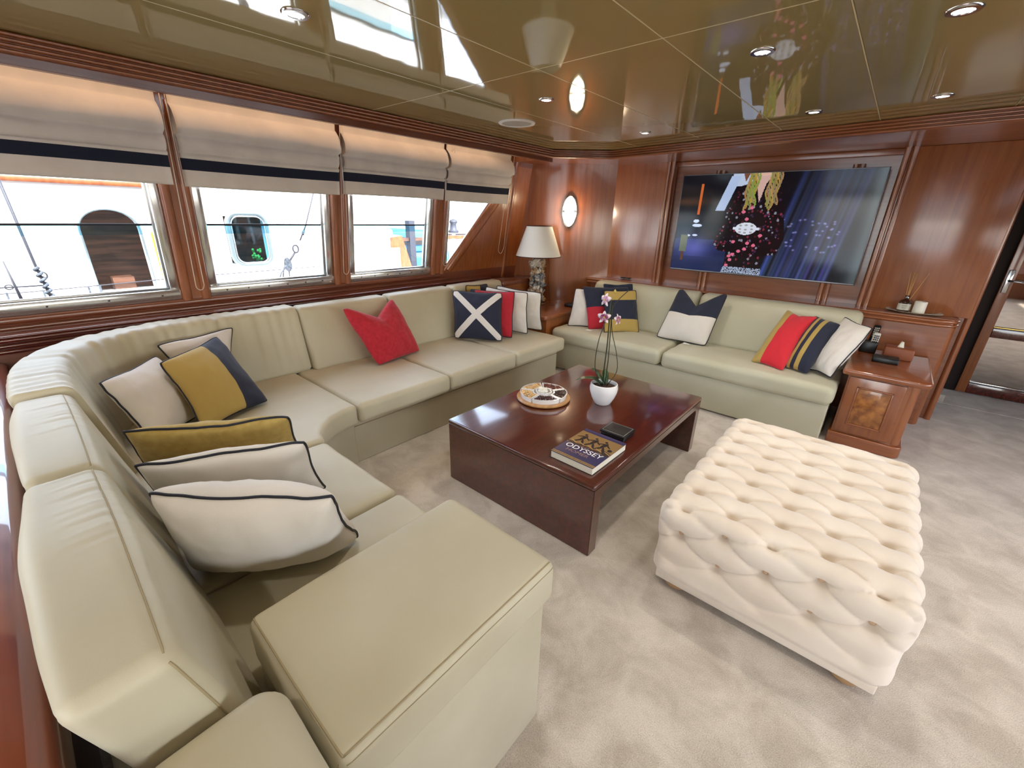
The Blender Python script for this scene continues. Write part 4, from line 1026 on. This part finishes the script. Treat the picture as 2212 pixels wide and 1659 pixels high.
def shell_mesh(kind):
    bm = bmesh.new()
    if kind == 0:      # spiral conch: tapering whorls
        V = []; n = 8; T_ = 22
        ring = []
        for i in range(T_+1):
            t = i/T_; a = t*5*PI; R = .020*(1-t)**.8+.001; r = .017*(1-t)**.9+.0015; c = Vector((R*math.cos(a), R*math.sin(a), t*.06))
            rg = [bm.verts.new(c+Vector((math.cos(a)*math.cos(b)*r, math.sin(a)*math.cos(b)*r, math.sin(b)*r))) for b in [2*PI*k/n for k in range(n)]]
            ring.append(rg)
        for i in range(T_):
            for k in range(n): bm.faces.new([ring[i][k], ring[i][(k+1) % n], ring[i+1][(k+1) % n], ring[i+1][k]])
    elif kind == 1:    # ribbed scallop dome
        n = 20
        pr0 = bm.verts.new((0, 0, .018)); prev = None; rings = []
        for s, z in ((.3, .017), (.6, .012), (.85, .005), (1, 0)):
            rings.append([bm.verts.new(((.032+.003*(k % 2))*s*math.cos(2*PI*k/n), .030*s*math.sin(2*PI*k/n), z)) for k in range(n)])
        for k in range(n): bm.faces.new([pr0, rings[0][k], rings[0][(k+1) % n]])
        for i in range(3):
            for k in range(n): bm.faces.new([rings[i][k], rings[i+1][k], rings[i+1][(k+1) % n], rings[i][(k+1) % n]])
        bm.faces.new(rings[3][::-1])
    else:              # spiny star or coral
        bmesh.ops.create_icosphere(bm, subdivisions=2, radius=.018)
        for i, v in enumerate(bm.verts):
            if i % 4 == 0: v.co *= 1.9
    bmesh.ops.recalc_face_normals(bm, faces=bm.faces)
    me = bpy.data.meshes.new('seashell'); bm.to_mesh(me); bm.free(); me.polygons.foreach_set('use_smooth', [True]*len(me.polygons)); return me
shm = {}
for k in range(3):
    for mn in ('shell1', 'shell2', 'shell3'):
        me = shell_mesh(k); me.materials.append(M[mn]); shm[(k, mn)] = me
for i in range(190):
    k = rs.choice([0, 0, 1, 1, 2]); h = .05+.47*((i*0.618) % 1); mn = 'shell2' if (.18 < h < .36 and rs.random() < .5) else rs.choice(['shell1', 'shell1', 'shell3'])
    o = bpy.data.objects.new('seashell', shm[(k, mn)]); C.objects.link(o); o.parent = LP
    a = rs.random()*2*PI; r = .066*math.sqrt(rs.random()) if i % 3 else .066
    sc = .8+.35*rs.random(); o.scale = (sc, sc, sc)
    o.location = (r*math.cos(a), r*math.sin(a), min(h, .48)); o.rotation_euler = (rs.random()*6, rs.random()*6, rs.random()*6)
tube('power_cord', [(.10, .04, .55), (.115, .06, .45), (.10, .07, .3), (.115, .08, .12), (.12, .10, .02), (.15, .05, .006), (.2, .08, .006)], .0025, M['black'], LP)
TP = tag(box('telephone', -2.70, -2.58, 4.02, 4.13, .566, .60, M['black'], bevel=.01), 'small black handset lying at the back of the corner cabinet', 'telephone')

# ------------------------------------------------------------ on the coffee table
ZT = .397
SV = empty('serving_platter', (-1.50, 2.065, ZT)); SV.scale = (1.09, 1.09, 1.05); tag(SV, 'round wooden board with white sectioned dishes of nuts and dried fruit', 'platter')
lathe('board', [(.145, 0), (.158, .006), (.160, .014), (.155, .020), (0, .020)], (0, 0, 0), M['board'], SV, n=56)
def sector(r0, r1, a0, a1, inset):
    P = []; n = 12
    for k in range(n+1): a = a0+(a1-a0)*k/n; P.append((r1*math.cos(a), r1*math.sin(a)))
    for k in range(n+1): a = a1+(a0-a1)*k/n; P.append((r0*math.cos(a), r0*math.sin(a)))
    c = Vector((0, 0));
    for p in P: c += Vector(p)
    c /= len(P)
    if inset: P = [tuple(c+(Vector(p)-c)*(1-inset/((Vector(p)-c).length+1e-9))) for p in P]
    return P
def dish(P, Pi, z0, z1, name, parent):
    bm = bmesh.new(); n = len(P)
    a = [bm.verts.new((p[0]*.97, p[1]*.97, z0)) for p in P]; b = [bm.verts.new((p[0], p[1], z1)) for p in P]
    c = [bm.verts.new((p[0], p[1], z1)) for p in Pi]; d = [bm.verts.new((p[0], p[1], z0+.006)) for p in Pi]
    bm.faces.new(a[::-1]); bm.faces.new(d)
    for q, w in ((a, b), (b, c), (c, d)):
        for i in range(n): bm.faces.new([q[i], q[(i+1) % n], w[(i+1) % n], w[i]])
    return bm_obj(name, bm, M['white'], parent, smooth=False)
def bits(name, P, z, mat, parent, size, cnt, seed, el=(1, .7, .55)):
    rr_ = random.Random(seed); bm = bmesh.new(); xs_ = [p[0] for p in P]; ys_ = [p[1] for p in P]; made = 0
    def inside(x, y):
        c = False; j = len(P)-1
        for i in range(len(P)):
            if ((P[i][1] > y) != (P[j][1] > y)) and x < (P[j][0]-P[i][0])*(y-P[i][1])/(P[j][1]-P[i][1])+P[i][0]: c = not c
            j = i
        return c
    while made < cnt:
        x = rr_.uniform(min(xs_), max(xs_)); y = rr_.uniform(min(ys_), max(ys_))
        if not inside(x, y): continue
        made += 1
        mt = Matrix.Translation((x, y, z+rr_.random()*.008)) @ Matrix.Rotation(rr_.random()*6, 4, 'Z') @ Matrix.Rotation(rr_.random()*1.4, 4, 'X') @ Matrix.Diagonal((el[0]*size, el[1]*size, el[2]*size, 1))
        bmesh.ops.create_icosphere(bm, subdivisions=1, radius=1, matrix=mt)
    o = bm_obj(name, bm, M[mat], parent, smooth=True); o['kind'] = 'stuff'; return o
secs = [('darkberry', -PI*.46, .0042, 170), ('raisin', -.06*PI+.0, .004, 190), ('almond', PI*.34, .0062, 90), ('cashew', PI*.74, .0064, 90), ('cashew', PI*1.14, .0064, 100)]
for i, (mn, a0, sz, cnt) in enumerate(secs):
    a1 = a0+2*PI/5; P = sector(.060, .142, a0+.035, a1-.035, 0); Pi = sector(.060, .142, a0+.035, a1-.035, .006)
    P = sector(.060, .140, a0+.035, a1-.035, 0)
    dish(P, Pi, .020, .048, 'bowl', SV); bits({'darkberry': 'dried_berries', 'raisin': 'raisins', 'almond': 'almonds', 'cashew': 'cashews'}[mn], sector(.060, .142, a0+.035, a1-.035, .012), .040, mn, SV, sz*1.05, int(cnt*1.2), i)
cp = [(.052*math.cos(2*PI*k/6+.3), .052*math.sin(2*PI*k/6+.3)) for k in range(6)]; cpi = [(x*.88, y*.88) for x, y in cp]
dish(cp, cpi, .020, .052, 'centre_bowl', SV)
bm = bmesh.new(); rr_ = random.Random(8)
for k in range(9):
    mt = Matrix.Translation((rr_.uniform(-.02, .02), rr_.uniform(-.02, .02), .045+rr_.random()*.02)) @ Matrix.Diagonal((.017, .015, .013, 1)); bmesh.ops.create_icosphere(bm, subdivisions=2, radius=1, matrix=mt)
bm_obj('cream_nougat', bm, M['wax'], SV, smooth=False)

PX_, PY_ = -1.18, 2.27
OR = empty('potted_orchid', (PX_, PY_, ZT)); tag(OR, 'tall potted orchid with a few purple and white blooms in a white ceramic pot', 'plant')
lathe('pot', [(0, 0), (.045, 0), (.052, .006), (.072, .045), (.086, .085), (.089, .11), (.084, .135), (.078, .138), (.076, .133), (.080, .11), (.070, .10)], (0, 0, 0), M['white'], OR, n=44)
lathe('soil', [(0, .122), (.05, .120), (.079, .112), (.079, .09)], (0, 0, 0), M['soil'], OR, n=28)
def leaf(base, tip, w, droop, mat, name='leaf', n=10, fold=.3):
    base, tip = Vector(base), Vector(tip); d = tip-base; s = d.cross(Vector((0, 0, 1))).normalized(); V = []; F = []
    for i in range(n+1):
        t = i/n; c = base+d*t+Vector((0, 0, droop*4*t*(1-t))); ww = w*math.sin(PI*min(1, .08+t*.92))**.6*(1-.15*t)
        V += [c-s*ww+Vector((0, 0, fold*ww)), c, c+s*ww+Vector((0, 0, fold*ww)), c-Vector((0, 0, .0025))]
    for i in range(n):
        a = 4*i; F += [[a, a+4, a+5, a+1], [a+1, a+5, a+6, a+2], [a, a+3, a+7, a+4], [a+3, a+2, a+6, a+7]]
    return mesh_obj(name, V, F, M[mat], OR, smooth=True)
leaf((-.01, 0, .13), (-.135, -.115, .155), .028, .022, 'leaf'); leaf((0, .0, .13), (-.085, -.03, .225), .030, .01, 'leaf'); leaf((-.02, -.02, .13), (-.12, -.02, .15), .024, .018, 'leaf')
leaf((.0, .02, .13), (-.05, .08, .2), .022, .01, 'leaf')
stem1 = [(-.010, .0, .12), (-.012, .0, .25), (-.008, .0, .40), (-.012, .0, .55), (-.012, .0, .66)]
stem2 = [(.0, .01, .12), (.004, .01, .3), (.0, .005, .5), (-.004, 0, .63)]
tube('stake', stem1, .004, M['stem'], OR, n=6); tube('flower_stem', stem2, .003, M['stem'], OR, n=6)
tube('flower_stem', smoothpath([Vector((-.018, -.012, .12)), Vector((-.055, -.04, .24)), Vector((-.050, -.04, .40)), Vector((-.03, -.02, .52)), Vector((-.012, -.0, .60))], 4), .0026, M['stem'], OR, n=6)
tube('flower_stem', smoothpath([Vector((.012, .012, .12)), Vector((.055, .04, .22)), Vector((.040, .035, .34)), Vector((.01, .01, .47)), Vector((0, 0, .60)), Vector((.02, .02, .66)), Vector((.065, .05, .72))], 4), .0026, M['stem'], OR, n=6)
lathe('bud', [(0, 0), (.007, .006), (.008, .014), (0, .024)], (.0, .01, .70), M['yellowbud'], OR, n=10)
cdir = Vector((-PX_, -PY_, .55)).normalized()
def bloom(c, sc, mat, turn=0):
    c = Vector(c); z = (Matrix.Rotation(turn, 3, 'Z') @ cdir).normalized(); x = Vector((0, 0, 1)).cross(z).normalized(); y = z.cross(x)
    root = None
    for k, (a, ln, w) in enumerate(((PI/2, 1.0, .5), (PI*.5+1.15, 1.05, .72), (PI*.5-1.15, 1.05, .72), (PI*1.28, .95, .45), (PI*1.72, .95, .45))):
        d = x*math.cos(a)+y*math.sin(a); s = z.cross(d); V = []; Vb = []; F = []; n = 8
        for layer, (sc2, dz, MM) in enumerate(((1.0, 0, 'petal_edge'), (.80, .0012, mat))):
            V = []; F = []
            for i in range(n+1):
                t = i/n; p = c+d*(sc*ln*t*(sc2 if layer else 1))+z*(.25*sc*math.sin(PI*t)*.5+dz); ww = sc*w*math.sin(PI*(.06+.9*t))**.7*.55*(sc2 if layer else 1)
                V += [p-s*ww, p+z*(.06*sc), p+s*ww, p-z*.0008]
            for i in range(n):
                q = 4*i; F += [[q, q+4, q+5, q+1], [q+1, q+5, q+6, q+2], [q, q+3, q+7, q+4], [q+3, q+2, q+6, q+7]]
            pt = mesh_obj('petal' if not layer else 'petal_marking', V, F, M[MM], OR, smooth=True)
    lathe('bloom_centre', [(0, -.006), (.005, -.002), (.006, .004), (0, .009)], tuple(c+z*.006), M['yellowbud'], OR, n=10)
bloom((-.035, -.025, .555), .040, 'petal'); bloom((.030, .022, .545), .036, 'petal', 1.0); bloom((-.032, -.03, .66), .042, 'petal_pink', -.8)

BK = empty('book', (-.91, 1.665, ZT)); tag(BK, 'thick paperback with a blue cover and dark painted figures, titled ODYSSEY', 'book'); BK.rotation_euler = (0, 0, math.radians(-1))
box('page_block', -.118, .118, -.158, .158, .003, .037, M['paper'], BK); box('back_cover', -.120, .121, -.160, .160, 0, .0025, M['blackleather'], BK)
Wc, Hc = 150, 200
def cover(W_, H_):
    u = (np.arange(W_)+.5)/W_; v = (np.arange(H_)+.5)/H_; U, Vv = np.meshgrid(u, v); im = np.zeros((H_, W_, 3)); im[:] = (52, 50, 88); rng = np.random.RandomState(2)
    ti = (Vv > .10)*(Vv < .58); im[ti] = (138, 108, 66)
    nn = rng.rand(H_, W_, 1)*18-9; im += nn*ti[..., None]
    im[(Vv > .93)*(Vv < .99)] = (150, 120, 74); im[(Vv > .945)*(Vv < .975)*((U*34 % 1) < .5)] = (70, 50, 40)
    im[(Vv > .015)*(Vv < .035)] = (70, 66, 104)
    dark = (36, 30, 32)
    def ell(cx, cy, a, b, rot=0, col=dark):
        dx = U-cx; dy = (Vv-cy); c, s = math.cos(rot), math.sin(rot); m = ((dx*c+dy*s)/a)**2+((-dx*s+dy*c)/b)**2 < 1; im[m & ti] = col
    for cx in (.18, .44, .68):     # rowers pulling at an oar, dark figure style
        ell(cx, .20, .032, .028); ell(cx+.03, .31, .045, .095, .35); ell(cx-.055, .29, .018, .085, 1.1); ell(cx+.11, .30, .016, .09, -1.0); ell(cx-.02, .44, .028, .10, .7); ell(cx+.10, .45, .026, .10, -.6)
    ell(.90, .40, .05, .04); ell(.88, .49, .13, .03, .2)
    for k in range(5): ell(.1+.2*k, .55, .12, .028, .1*(-1)**k, (58, 42, 36)); ell(.12+.2*k, .50, .09, .012, .3, (168, 136, 84))
    return np.clip(im, 0, 255)
im = cover(Wc, Hc)/255.; lin = np.where(im <= .04045, im/12.92, ((im+.055)/1.055)**2.4)
vx = np.linspace(-.120, .121, Wc+1); vy = np.linspace(.160, -.160, Hc+1); XX, YY = np.meshgrid(vx, vy); co = np.stack([XX, YY, np.full_like(XX, .0395)], -1).reshape(-1, 3)
ii = np.arange(Wc*Hc); rr, cc = ii//Wc, ii % Wc; v0 = rr*(Wc+1)+cc; fc = np.stack([v0, v0+Wc+1, v0+Wc+2, v0+1], -1)
mb, ntb, bb = base_mat('printed_cover'); setp(bb, .3, coat=.3); at = ntb.nodes.new('ShaderNodeAttribute'); at.attribute_name = 'paint'; ntb.links.new(at.outputs['Color'], bb.inputs['Base Color'])
box('front_cover_board', -.120, .121, -.160, .160, .0370, .0393, M['navy'], BK)
paint_mesh('front_cover', co, fc, lin.reshape(-1, 3), mb, BK)
box('spine', -.1215, -.1195, -.160, .160, .0, .039, M['navy'], BK)
def text(body, size, loc, mat, parent, name='lettering', rot=0, sx=1, width=None, off=0):
    cu = bpy.data.curves.new('t', 'FONT'); cu.body = body; cu.size = size; cu.extrude = .00015; cu.align_x = 'CENTER'; cu.align_y = 'CENTER'; cu.offset = off
    o = bpy.data.objects.new('t', cu); C.objects.link(o); bpy.context.view_layer.update()
    dg = bpy.context.evaluated_depsgraph_get(); me = bpy.data.meshes.new_from_object(o.evaluated_get(dg)); bpy.data.objects.remove(o)
    if width:
        xs_ = [v.co.x for v in me.vertices]; k = width/(max(xs_)-min(xs_))
        for v in me.vertices: v.co.x *= k
    me.materials.clear(); me.materials.append(mat); o = bpy.data.objects.new(name, me); C.objects.link(o); o.parent = parent; o.location = loc; o.rotation_euler = (0, 0, rot); return o
M['inkwhite'] = plain('white_print', srgb(232, 230, 224), .5); M['inkbrown'] = plain('brown_print', srgb(146, 114, 102), .5)
text('ODYSSEY', .052, (.0, -.052, .0399), M['inkwhite'], BK, width=.205)
text('THE', .014, (.0, -.020, .0399), M['inkbrown'], BK)
text('HOMER', .034, (-.012, -.092, .0399), M['inkbrown'], BK, width=.125)
BX = empty('trinket_box', (-.90, 1.945, ZT)); tag(BX, 'small square black box with a stitched leather lid beside the book', 'box')
box('body', -.070, .070, -.062, .062, 0, .022, M['black'], BX, bevel=.004); ld_ = box('lid', -.074, .074, -.066, .066, .022, .036, M['black'], BX, bevel=.003); box('lid_inlay', -.060, .060, -.052, .052, .0355, .038, M['blackleather'], ld_, bevel=.001)
for (a, b, c, d) in ((-.064, .064, -.056, -.0545), (-.064, .064, .0545, .056), (-.064, -.0625, -.056, .056), (.0625, .064, -.056, .056)): box('stitching', a, b, c, d, .0358, .0368, M['grille'], ld_)

# ------------------------------------------------------------ on the right cabinet and shelf
ZK = .568
TB = empty('tissue_box', (.205, 4.22, ZK)); tag(TB, 'tan leather tissue box with a white tissue sticking out', 'tissue box')
box('case', -.085, .085, -.065, .065, 0, .085, M['tan'], TB, bevel=.008)
mesh_obj('tissue', [(-.02, -.008, .08), (.02, -.01, .08), (.022, .01, .08), (-.018, .012, .08), (-.008, -.004, .115), (.012, 0, .125), (.006, .008, .118), (-.004, .006, .13)], [[0, 1, 5, 4], [1, 2, 6, 5], [2, 3, 7, 6], [3, 0, 4, 7], [4, 5, 6, 7]], M['wax'], TB, smooth=True)
KB = empty('desk_caddy', (.14, 4.02, ZK)); tag(KB, 'low black caddy box in front of the tan tissue box', 'box')
box('case', -.075, .075, -.05, .05, 0, .038, M['black'], KB, bevel=.006); box('lid', -.07, .07, -.046, .046, .038, .042, M['blackleather'], KB, bevel=.001)
RC = empty('remote_holder', (.02, 4.28, ZK)); tag(RC, 'black upright holder at the back of the burl-fronted cabinet', 'holder')
box('cup', -.05, .055, -.05, .05, 0, .09, M['black'], RC, bevel=.008)
def remote(x, y, mat, label, ln, btn='grille', rz=.2):
    o = empty('remote_control', (x, y, ZK+.02)); tag(o, label, 'remote control', 'remote controls in the black holder')
    R_ = Matrix.Rotation(.22, 4, 'X'); f = lambda v: R_ @ v
    bm = bmesh.new(); boxbm(bm, -.022, .022, -.009, .009, 0, ln, f); bmesh.ops.bevel(bm, geom=bm.edges[:], offset=.005, segments=2, affect='EDGES'); bm_obj('shell', bm, M[mat], o, smooth=True)
    for i in range(3):
        for j in range(5): box('key', -.015+.011*i, -.007+.011*i, -.0115, -.009, ln-.025-.016*j, ln-.016-.016*j, M[btn], o, f=f)
    o.rotation_euler = (0, 0, rz); return o
remote(.03, 4.31, 'black', 'tall black remote control with small keys standing in the holder', .20); remote(.045, 4.265, 'whiteplastic', 'white remote control with a dark display standing in the holder', .145, 'black')
TR = empty('tray', (.22, 4.58, .862)); tag(TR, 'oval pale stone tray on the shelf right of the television', 'tray')
lathe('dish', [(0, .002), (.10, .0), (.135, .006), (.15, .014), (.152, .011), (.12, -.0)], (0, 0, .001), M['traymarble'], TR, n=40, sx=1.15, sy=.62)
DF = empty('reed_diffuser', (.155, 4.575, .868)); tag(DF, 'amber reed diffuser bottle with a white label on the stone tray', 'diffuser')
lathe('bottle', [(0, 0), (.038, 0), (.040, .006), (.040, .062), (.034, .080), (.016, .094), (.013, .100), (.013, .118), (.016, .118), (.016, .124), (.009, .124)], (0, 0, 0), M['amber'], DF, n=28)
lathe('label', [(.0405, .012), (.0405, .060)], (0, 0, 0), M['labelw'], DF, n=28)
for k in range(5): box('label_print', -.018+.002*k, .018-.002*k, -.0418, -.0405, .050-.008*k, .052-.008*k, M['blackleather'], DF)
for dx, dy in ((-.030, .0), (-.008, .01), (.012, -.01), (.075, -.01), (.002, .02)): tube('reed', [(dx*.02, dy*.05, .03), (dx, dy, .30)], .0022, M['reed'], DF, n=6)
CN = empty('candle', (.245, 4.555, .868)); tag(CN, 'white pillar candle beside the reed diffuser', 'candle')
lathe('wax', [(0, .0), (.036, 0), (.038, .004), (.038, .085), (.034, .090), (.020, .082), (.004, .090), (0, .095)], (0, 0, 0), M['wax'], CN, n=28); tube('wick', [(0, 0, .088), (.002, 0, .103)], .0012, M['black'], CN, n=5)
SG = empty('sunglasses', (-2.27, 4.60, .862)); tag(SG, 'black sunglasses lying on the shelf behind the left end of the sofa', 'sunglasses')
for s in (-1, 1):
    lathe('lens', [(0, .0), (.028, .004), (.030, .012), (.026, .016), (0, .018)], (s*.034, 0, .004), M['black'], SG, n=20, sy=.8); tube('temple_arm', [(s*.062, 0, .016), (s*.066, .05, .012), (s*.060, .12, .004)], .003, M['black'], SG, n=6)
tube('bridge', [(-.01, 0, .016), (0, 0, .02), (.01, 0, .016)], .003, M['black'], SG, n=6)

# ------------------------------------------------------------ outside: the neighbouring white boat and the marina
st(box('water', -120, 40, -60, 120, -2.2, -2.0, M['water']))
YB = empty('white_yacht', (-6.0, 1.0, -1.8)); tag(YB, 'white motor yacht moored alongside, seen through the saloon windows', 'boat')
bm = bmesh.new()
def hullbox(name, y0, y1, z0, z1, mat='hull', x0=-6.12, x1=-6.0, bev=0): return box(name, x0, x1, y0, y1, z0, z1, M[mat], YB, bevel=bev)
hullbox('cabin_side', -6, .52, -.6, 1.70); hullbox('cabin_side', .98, 1.76, -.6, 1.70); hullbox('cabin_side', 2.20, 3.95, -.6, 1.70)
hullbox('cabin_side', .52, .98, -.6, .70); hullbox('cabin_side', 1.76, 2.20, -.6, .90); hullbox('cabin_side', 1.76, 2.20, 1.44, 1.70)
# arch over the doorway
n = 14; V = []; F = []
for k in range(n+1):
    a = PI-PI*k/n; y = .75+.23*math.cos(a); z = 1.30+.19*math.sin(a)
    for x in (-6.0, -6.12): V += [(x, y, z), (x, y, 1.70)]
for k in range(n):
    q = 4*k; F += [[q, q+4, q+5, q+1], [q+2, q+3, q+7, q+6], [q, q+2, q+6, q+4]]
mesh_obj('door_arch', V, F, M['hull'], YB)
box('deckhouse_end', -9.2, -6.002, 3.951, 3.99, -.6, 1.70, M['hull'], YB); box('roof', -9.2, -6.121, -6, 3.95, 1.66, 1.699, M['hull'], YB)
box('hull', -9.2, -5.6, -8, 4.0, -2.0, .62, M['hull'], YB); box('foredeck', -9.2, -5.6, 4.0, 9.5, -2.0, .2, M['hull'], YB)
box('cap_rail', -6.14, -5.95, -6, 1.2, 1.70, 1.745, M['teak'], YB, bevel=.01)
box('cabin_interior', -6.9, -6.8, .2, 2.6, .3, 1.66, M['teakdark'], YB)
tube('door_trim', [(-5.99, .52, .70)]+[(-5.99, .75+.23*math.cos(PI-PI*k/16), 1.30+.19*math.sin(PI-PI*k/16)) for k in range(17)]+[(-5.99, .98, .70)], .010, M['portsteel'], YB)
rp = []
for cy, cz, a0 in ((2.10, 1.36, 0), (1.90, 1.36, PI/2), (1.90, .99, PI), (2.10, .99, PI*1.5)):
    for k in range(7): a = a0+PI/2*k/6; rp.append((-5.985, cy+.11*math.cos(a), cz+.11*math.sin(a)))
tube('porthole_frame', rp, .030, M['portsteel'], YB, closed=True)
tube('porthole_gasket', [(p[0]+.02, 2.0+(p[1]-2.0)*.86, 1.175+(p[2]-1.175)*.9) for p in rp], .008, M['chrome'], YB, closed=True)
box('porthole_glass', -6.02, -6.01, 1.80, 2.20, .90, 1.45, M['glasstint'], YB)
box('hatch_edge', -5.99, -5.985, 2.9, 3.5, 1.6, 1.66, M['beigesol'], YB)
box('folded_canopy', -6.2, -5.95, 3.30, 3.72, 1.50, 1.66, M['beigesol'], YB)
box('chest', -6.5, -6.3, .68, .86, .62, .80, M['teakdark'], YB)
bm = bmesh.new(); rr_ = random.Random(4)
for k in range(26): bmesh.ops.create_icosphere(bm, subdivisions=1, radius=.018, matrix=Matrix.Translation((-6.2+rr_.uniform(-.04, .04), 2.12+rr_.uniform(-.05, .05), .98+rr_.uniform(-.07, .07))))
bm_obj('green_foliage', bm, M['green'], YB, smooth=True)
for y in (-.1, .12, .42, .50, 1.4): box('rail_stub', -5.72, -5.70, y, y+.015, .62, .80, M['ropem'], YB)
tube('guard_wire', [(-5.71, -2, .80), (-5.71, .05, .79), (-5.71, 1.15, .82), (-5.71, 3.8, .85)], .005, M['steel'], YB, n=6)
under(YB)
RG = empty('rigging_stay', (-5.3, .1, -.4)); tag(RG, 'dark rigging stay with a rope-wrapped turnbuckle crossing the leftmost window', 'rigging')
tube('stay', [(-5.3, .155, .70), (-5.3, .128, 1.05), (-5.3, .10, 1.9)], .010, M['steel'], RG); tube('rope_wrap', [(-5.3+.016*math.cos(k*.9), .158-.0007*k+.016*math.sin(k*.9), .74+.0068*k) for k in range(44)], .012, M['ropem'], RG)
tube('shackle', [(-5.3, .150+.024*math.cos(a), .965+.028*math.sin(a)) for a in [2*PI*k/12 for k in range(12)]], .006, M['steel'], RG, closed=True)
tube('lashing', [(-5.3, -.5, .895), (-5.3, -.1, .89), (-5.3, .14, .885)], .006, M['steel'], RG); tube('lashing_ring', [(-5.3, -.06+.022*math.cos(a), .89+.018*math.sin(a)) for a in [2*PI*k/12 for k in range(12)]], .005, M['steel'], RG, closed=True)
tube('rail_post', [(-5.3, -.015, .70), (-5.3, -.036, 1.09)], .012, M['steel'], RG, rad=[.014, .004])
under(RG)
BLK = empty('pulley_block', (-5.3, 2.15, .7)); tag(BLK, 'grey rigging pulley hanging on a rope outside the second window', 'pulley')
tube('rope', [(-5.3, 2.78, 2.3), (-5.3, 2.39, 1.35), (-5.3, 2.30, 1.19)], .008, M['steel'], BLK); tube('rope_splice', [(-5.3, 2.36, 1.30), (-5.3, 2.34, 1.25)], .016, M['ropem'], BLK)
tube('ring', [(-5.3, 2.235+.032*math.cos(a), 1.10+.042*math.sin(a)) for a in [2*PI*k/14 for k in range(14)]], .009, M['steel'], BLK, closed=True)
ck = lathe('cheek', [(0, -.012), (.055, -.010), (.06, 0), (.055, .010), (0, .012)], (0, 0, 0), M['ropem'], BLK, n=20, sy=.8)
ck.rotation_euler = (.35, PI/2, 0); ck.location = (-5.3, 2.12, .93); ck.scale = (1.35, .9, 1)
tube('shackle', [(-5.3, 2.22, 1.06), (-5.3, 2.17, 1.0), (-5.3, 2.14, .96)], .012, M['steel'], BLK)
for y0, y1 in ((2.10, 1.97), (2.08, 2.03), (2.13, 2.11)): tube('tackle_rope', [(-5.3, y0, .92), (-5.3, (y0+y1)/2, .85), (-5.3, y1, .72)], .008, M['ropem'], BLK)
under(BLK)
YC = tag(box('yellow_sail_cover', -5.99, -5.93, 1.05, 1.16, .66, 1.28, M['yellow'], bevel=.03, seg=3), 'yellow fabric cover hanging at the right edge of the first window view', 'cover')
TK = empty('teak_deck_locker', (-8, 5.5, -1)); tag(TK, 'orange varnished teak locker outside the third window', 'locker')
mesh_obj('case', [(-8, 5.03, .2), (-8, 5.90, .2), (-8.6, 6.1, .2), (-8.6, 5.1, .2), (-8, 5.1, 1.02), (-8, 5.62, 1.08), (-8.6, 5.8, 1.08), (-8.6, 5.2, 1.02)], [[0, 1, 5, 4], [1, 2, 6, 5], [2, 3, 7, 6], [3, 0, 4, 7], [4, 5, 6, 7]], M['teak'], TK)
mesh_obj('door_panel', [(-7.98, 5.28, -.5), (-7.98, 5.85, -.5), (-7.98, 5.55, .85), (-7.98, 5.25, .85)], [[0, 1, 2, 3]], M['yellow'], TK)
bpy.data.objects.remove(TK.children[-1])
polyb = bmesh.new(); boxbm(polyb, -7.99, -7.96, 5.27, 5.52, .3, .85); bm_obj('door_panel', polyb, M['board'], TK)
box('cushion_roll', -8.3, -7.9, 5.0, 5.35, 1.05, 1.22, M['canvas'], TK, bevel=.05, seg=3)
under(TK)
def moored(name, x, y, w, h, ln, mat, label, cab='hull', mast=0):
    t = empty(name, (x, y, -2)); tag(t, label, 'boat', 'boats moored in the marina beyond')
    prism('hull', [(-ln/2, -w/2), (ln*.25, -w/2), (ln/2, 0), (ln*.25, w/2), (-ln/2, w/2)], 0, 2+h, M[mat], t, bevel=.06)
    box('cabin', -ln*.3, ln*.1, -w*.3, w*.3, 2+h, 2+h+.7, M[cab], t, bevel=.08); box('cabin_window', -ln*.28, ln*.105, -w*.31, w*.31, 2+h+.25, 2+h+.5, M['blackleather'], t)
    if mast: tube('mast', [(0, 0, 2+h), (0, 0, 2+h+mast)], .05, M['steel'], t)
moored('moored_boat', -13, 9.5, 2.2, .3, 7, 'bluecanvas', 'blue-hulled boat in the distance through the third window', 'bluecanvas')
moored('moored_boat', -17, 14.5, 2.6, .2, 8, 'hull', 'distant white boat with a mast through the slanted window', mast=7)
moored('moored_boat', -14, 19.0, 2.0, -.2, 6, 'hull', 'low white boat with a grey cabin in the slanted window view', 'beigesol')
WN = empty('deck_winch', (-9.5, 8.4, .3)); tag(WN, 'steel deck winch on a post seen in the slanted window', 'winch')
lathe('drum', [(.14, .75), (.15, .80), (.09, .86), (.08, .98), (.12, 1.04), (.10, 1.08), (.0, 1.12)], (0, 0, 0), M['steel'], WN, n=20); lathe('post', [(.05, -2.3), (.05, .8)], (0, 0, 0), M['hull'], WN, n=12); box('crossbeam', -.06, .06, -.8, .8, .60, .68, M['teak'], WN)
TQ = empty('mooring_post', (-10, 7.3, 0)); tag(TQ, 'dark timber mooring post and rail outside the third window', 'post')
box('post', -.09, .09, -.09, .09, -2.2, 1.35, M['steel'], TQ); box('rail', -.05, .05, -.9, 1.2, .84, .92, M['teakdark'], TQ)
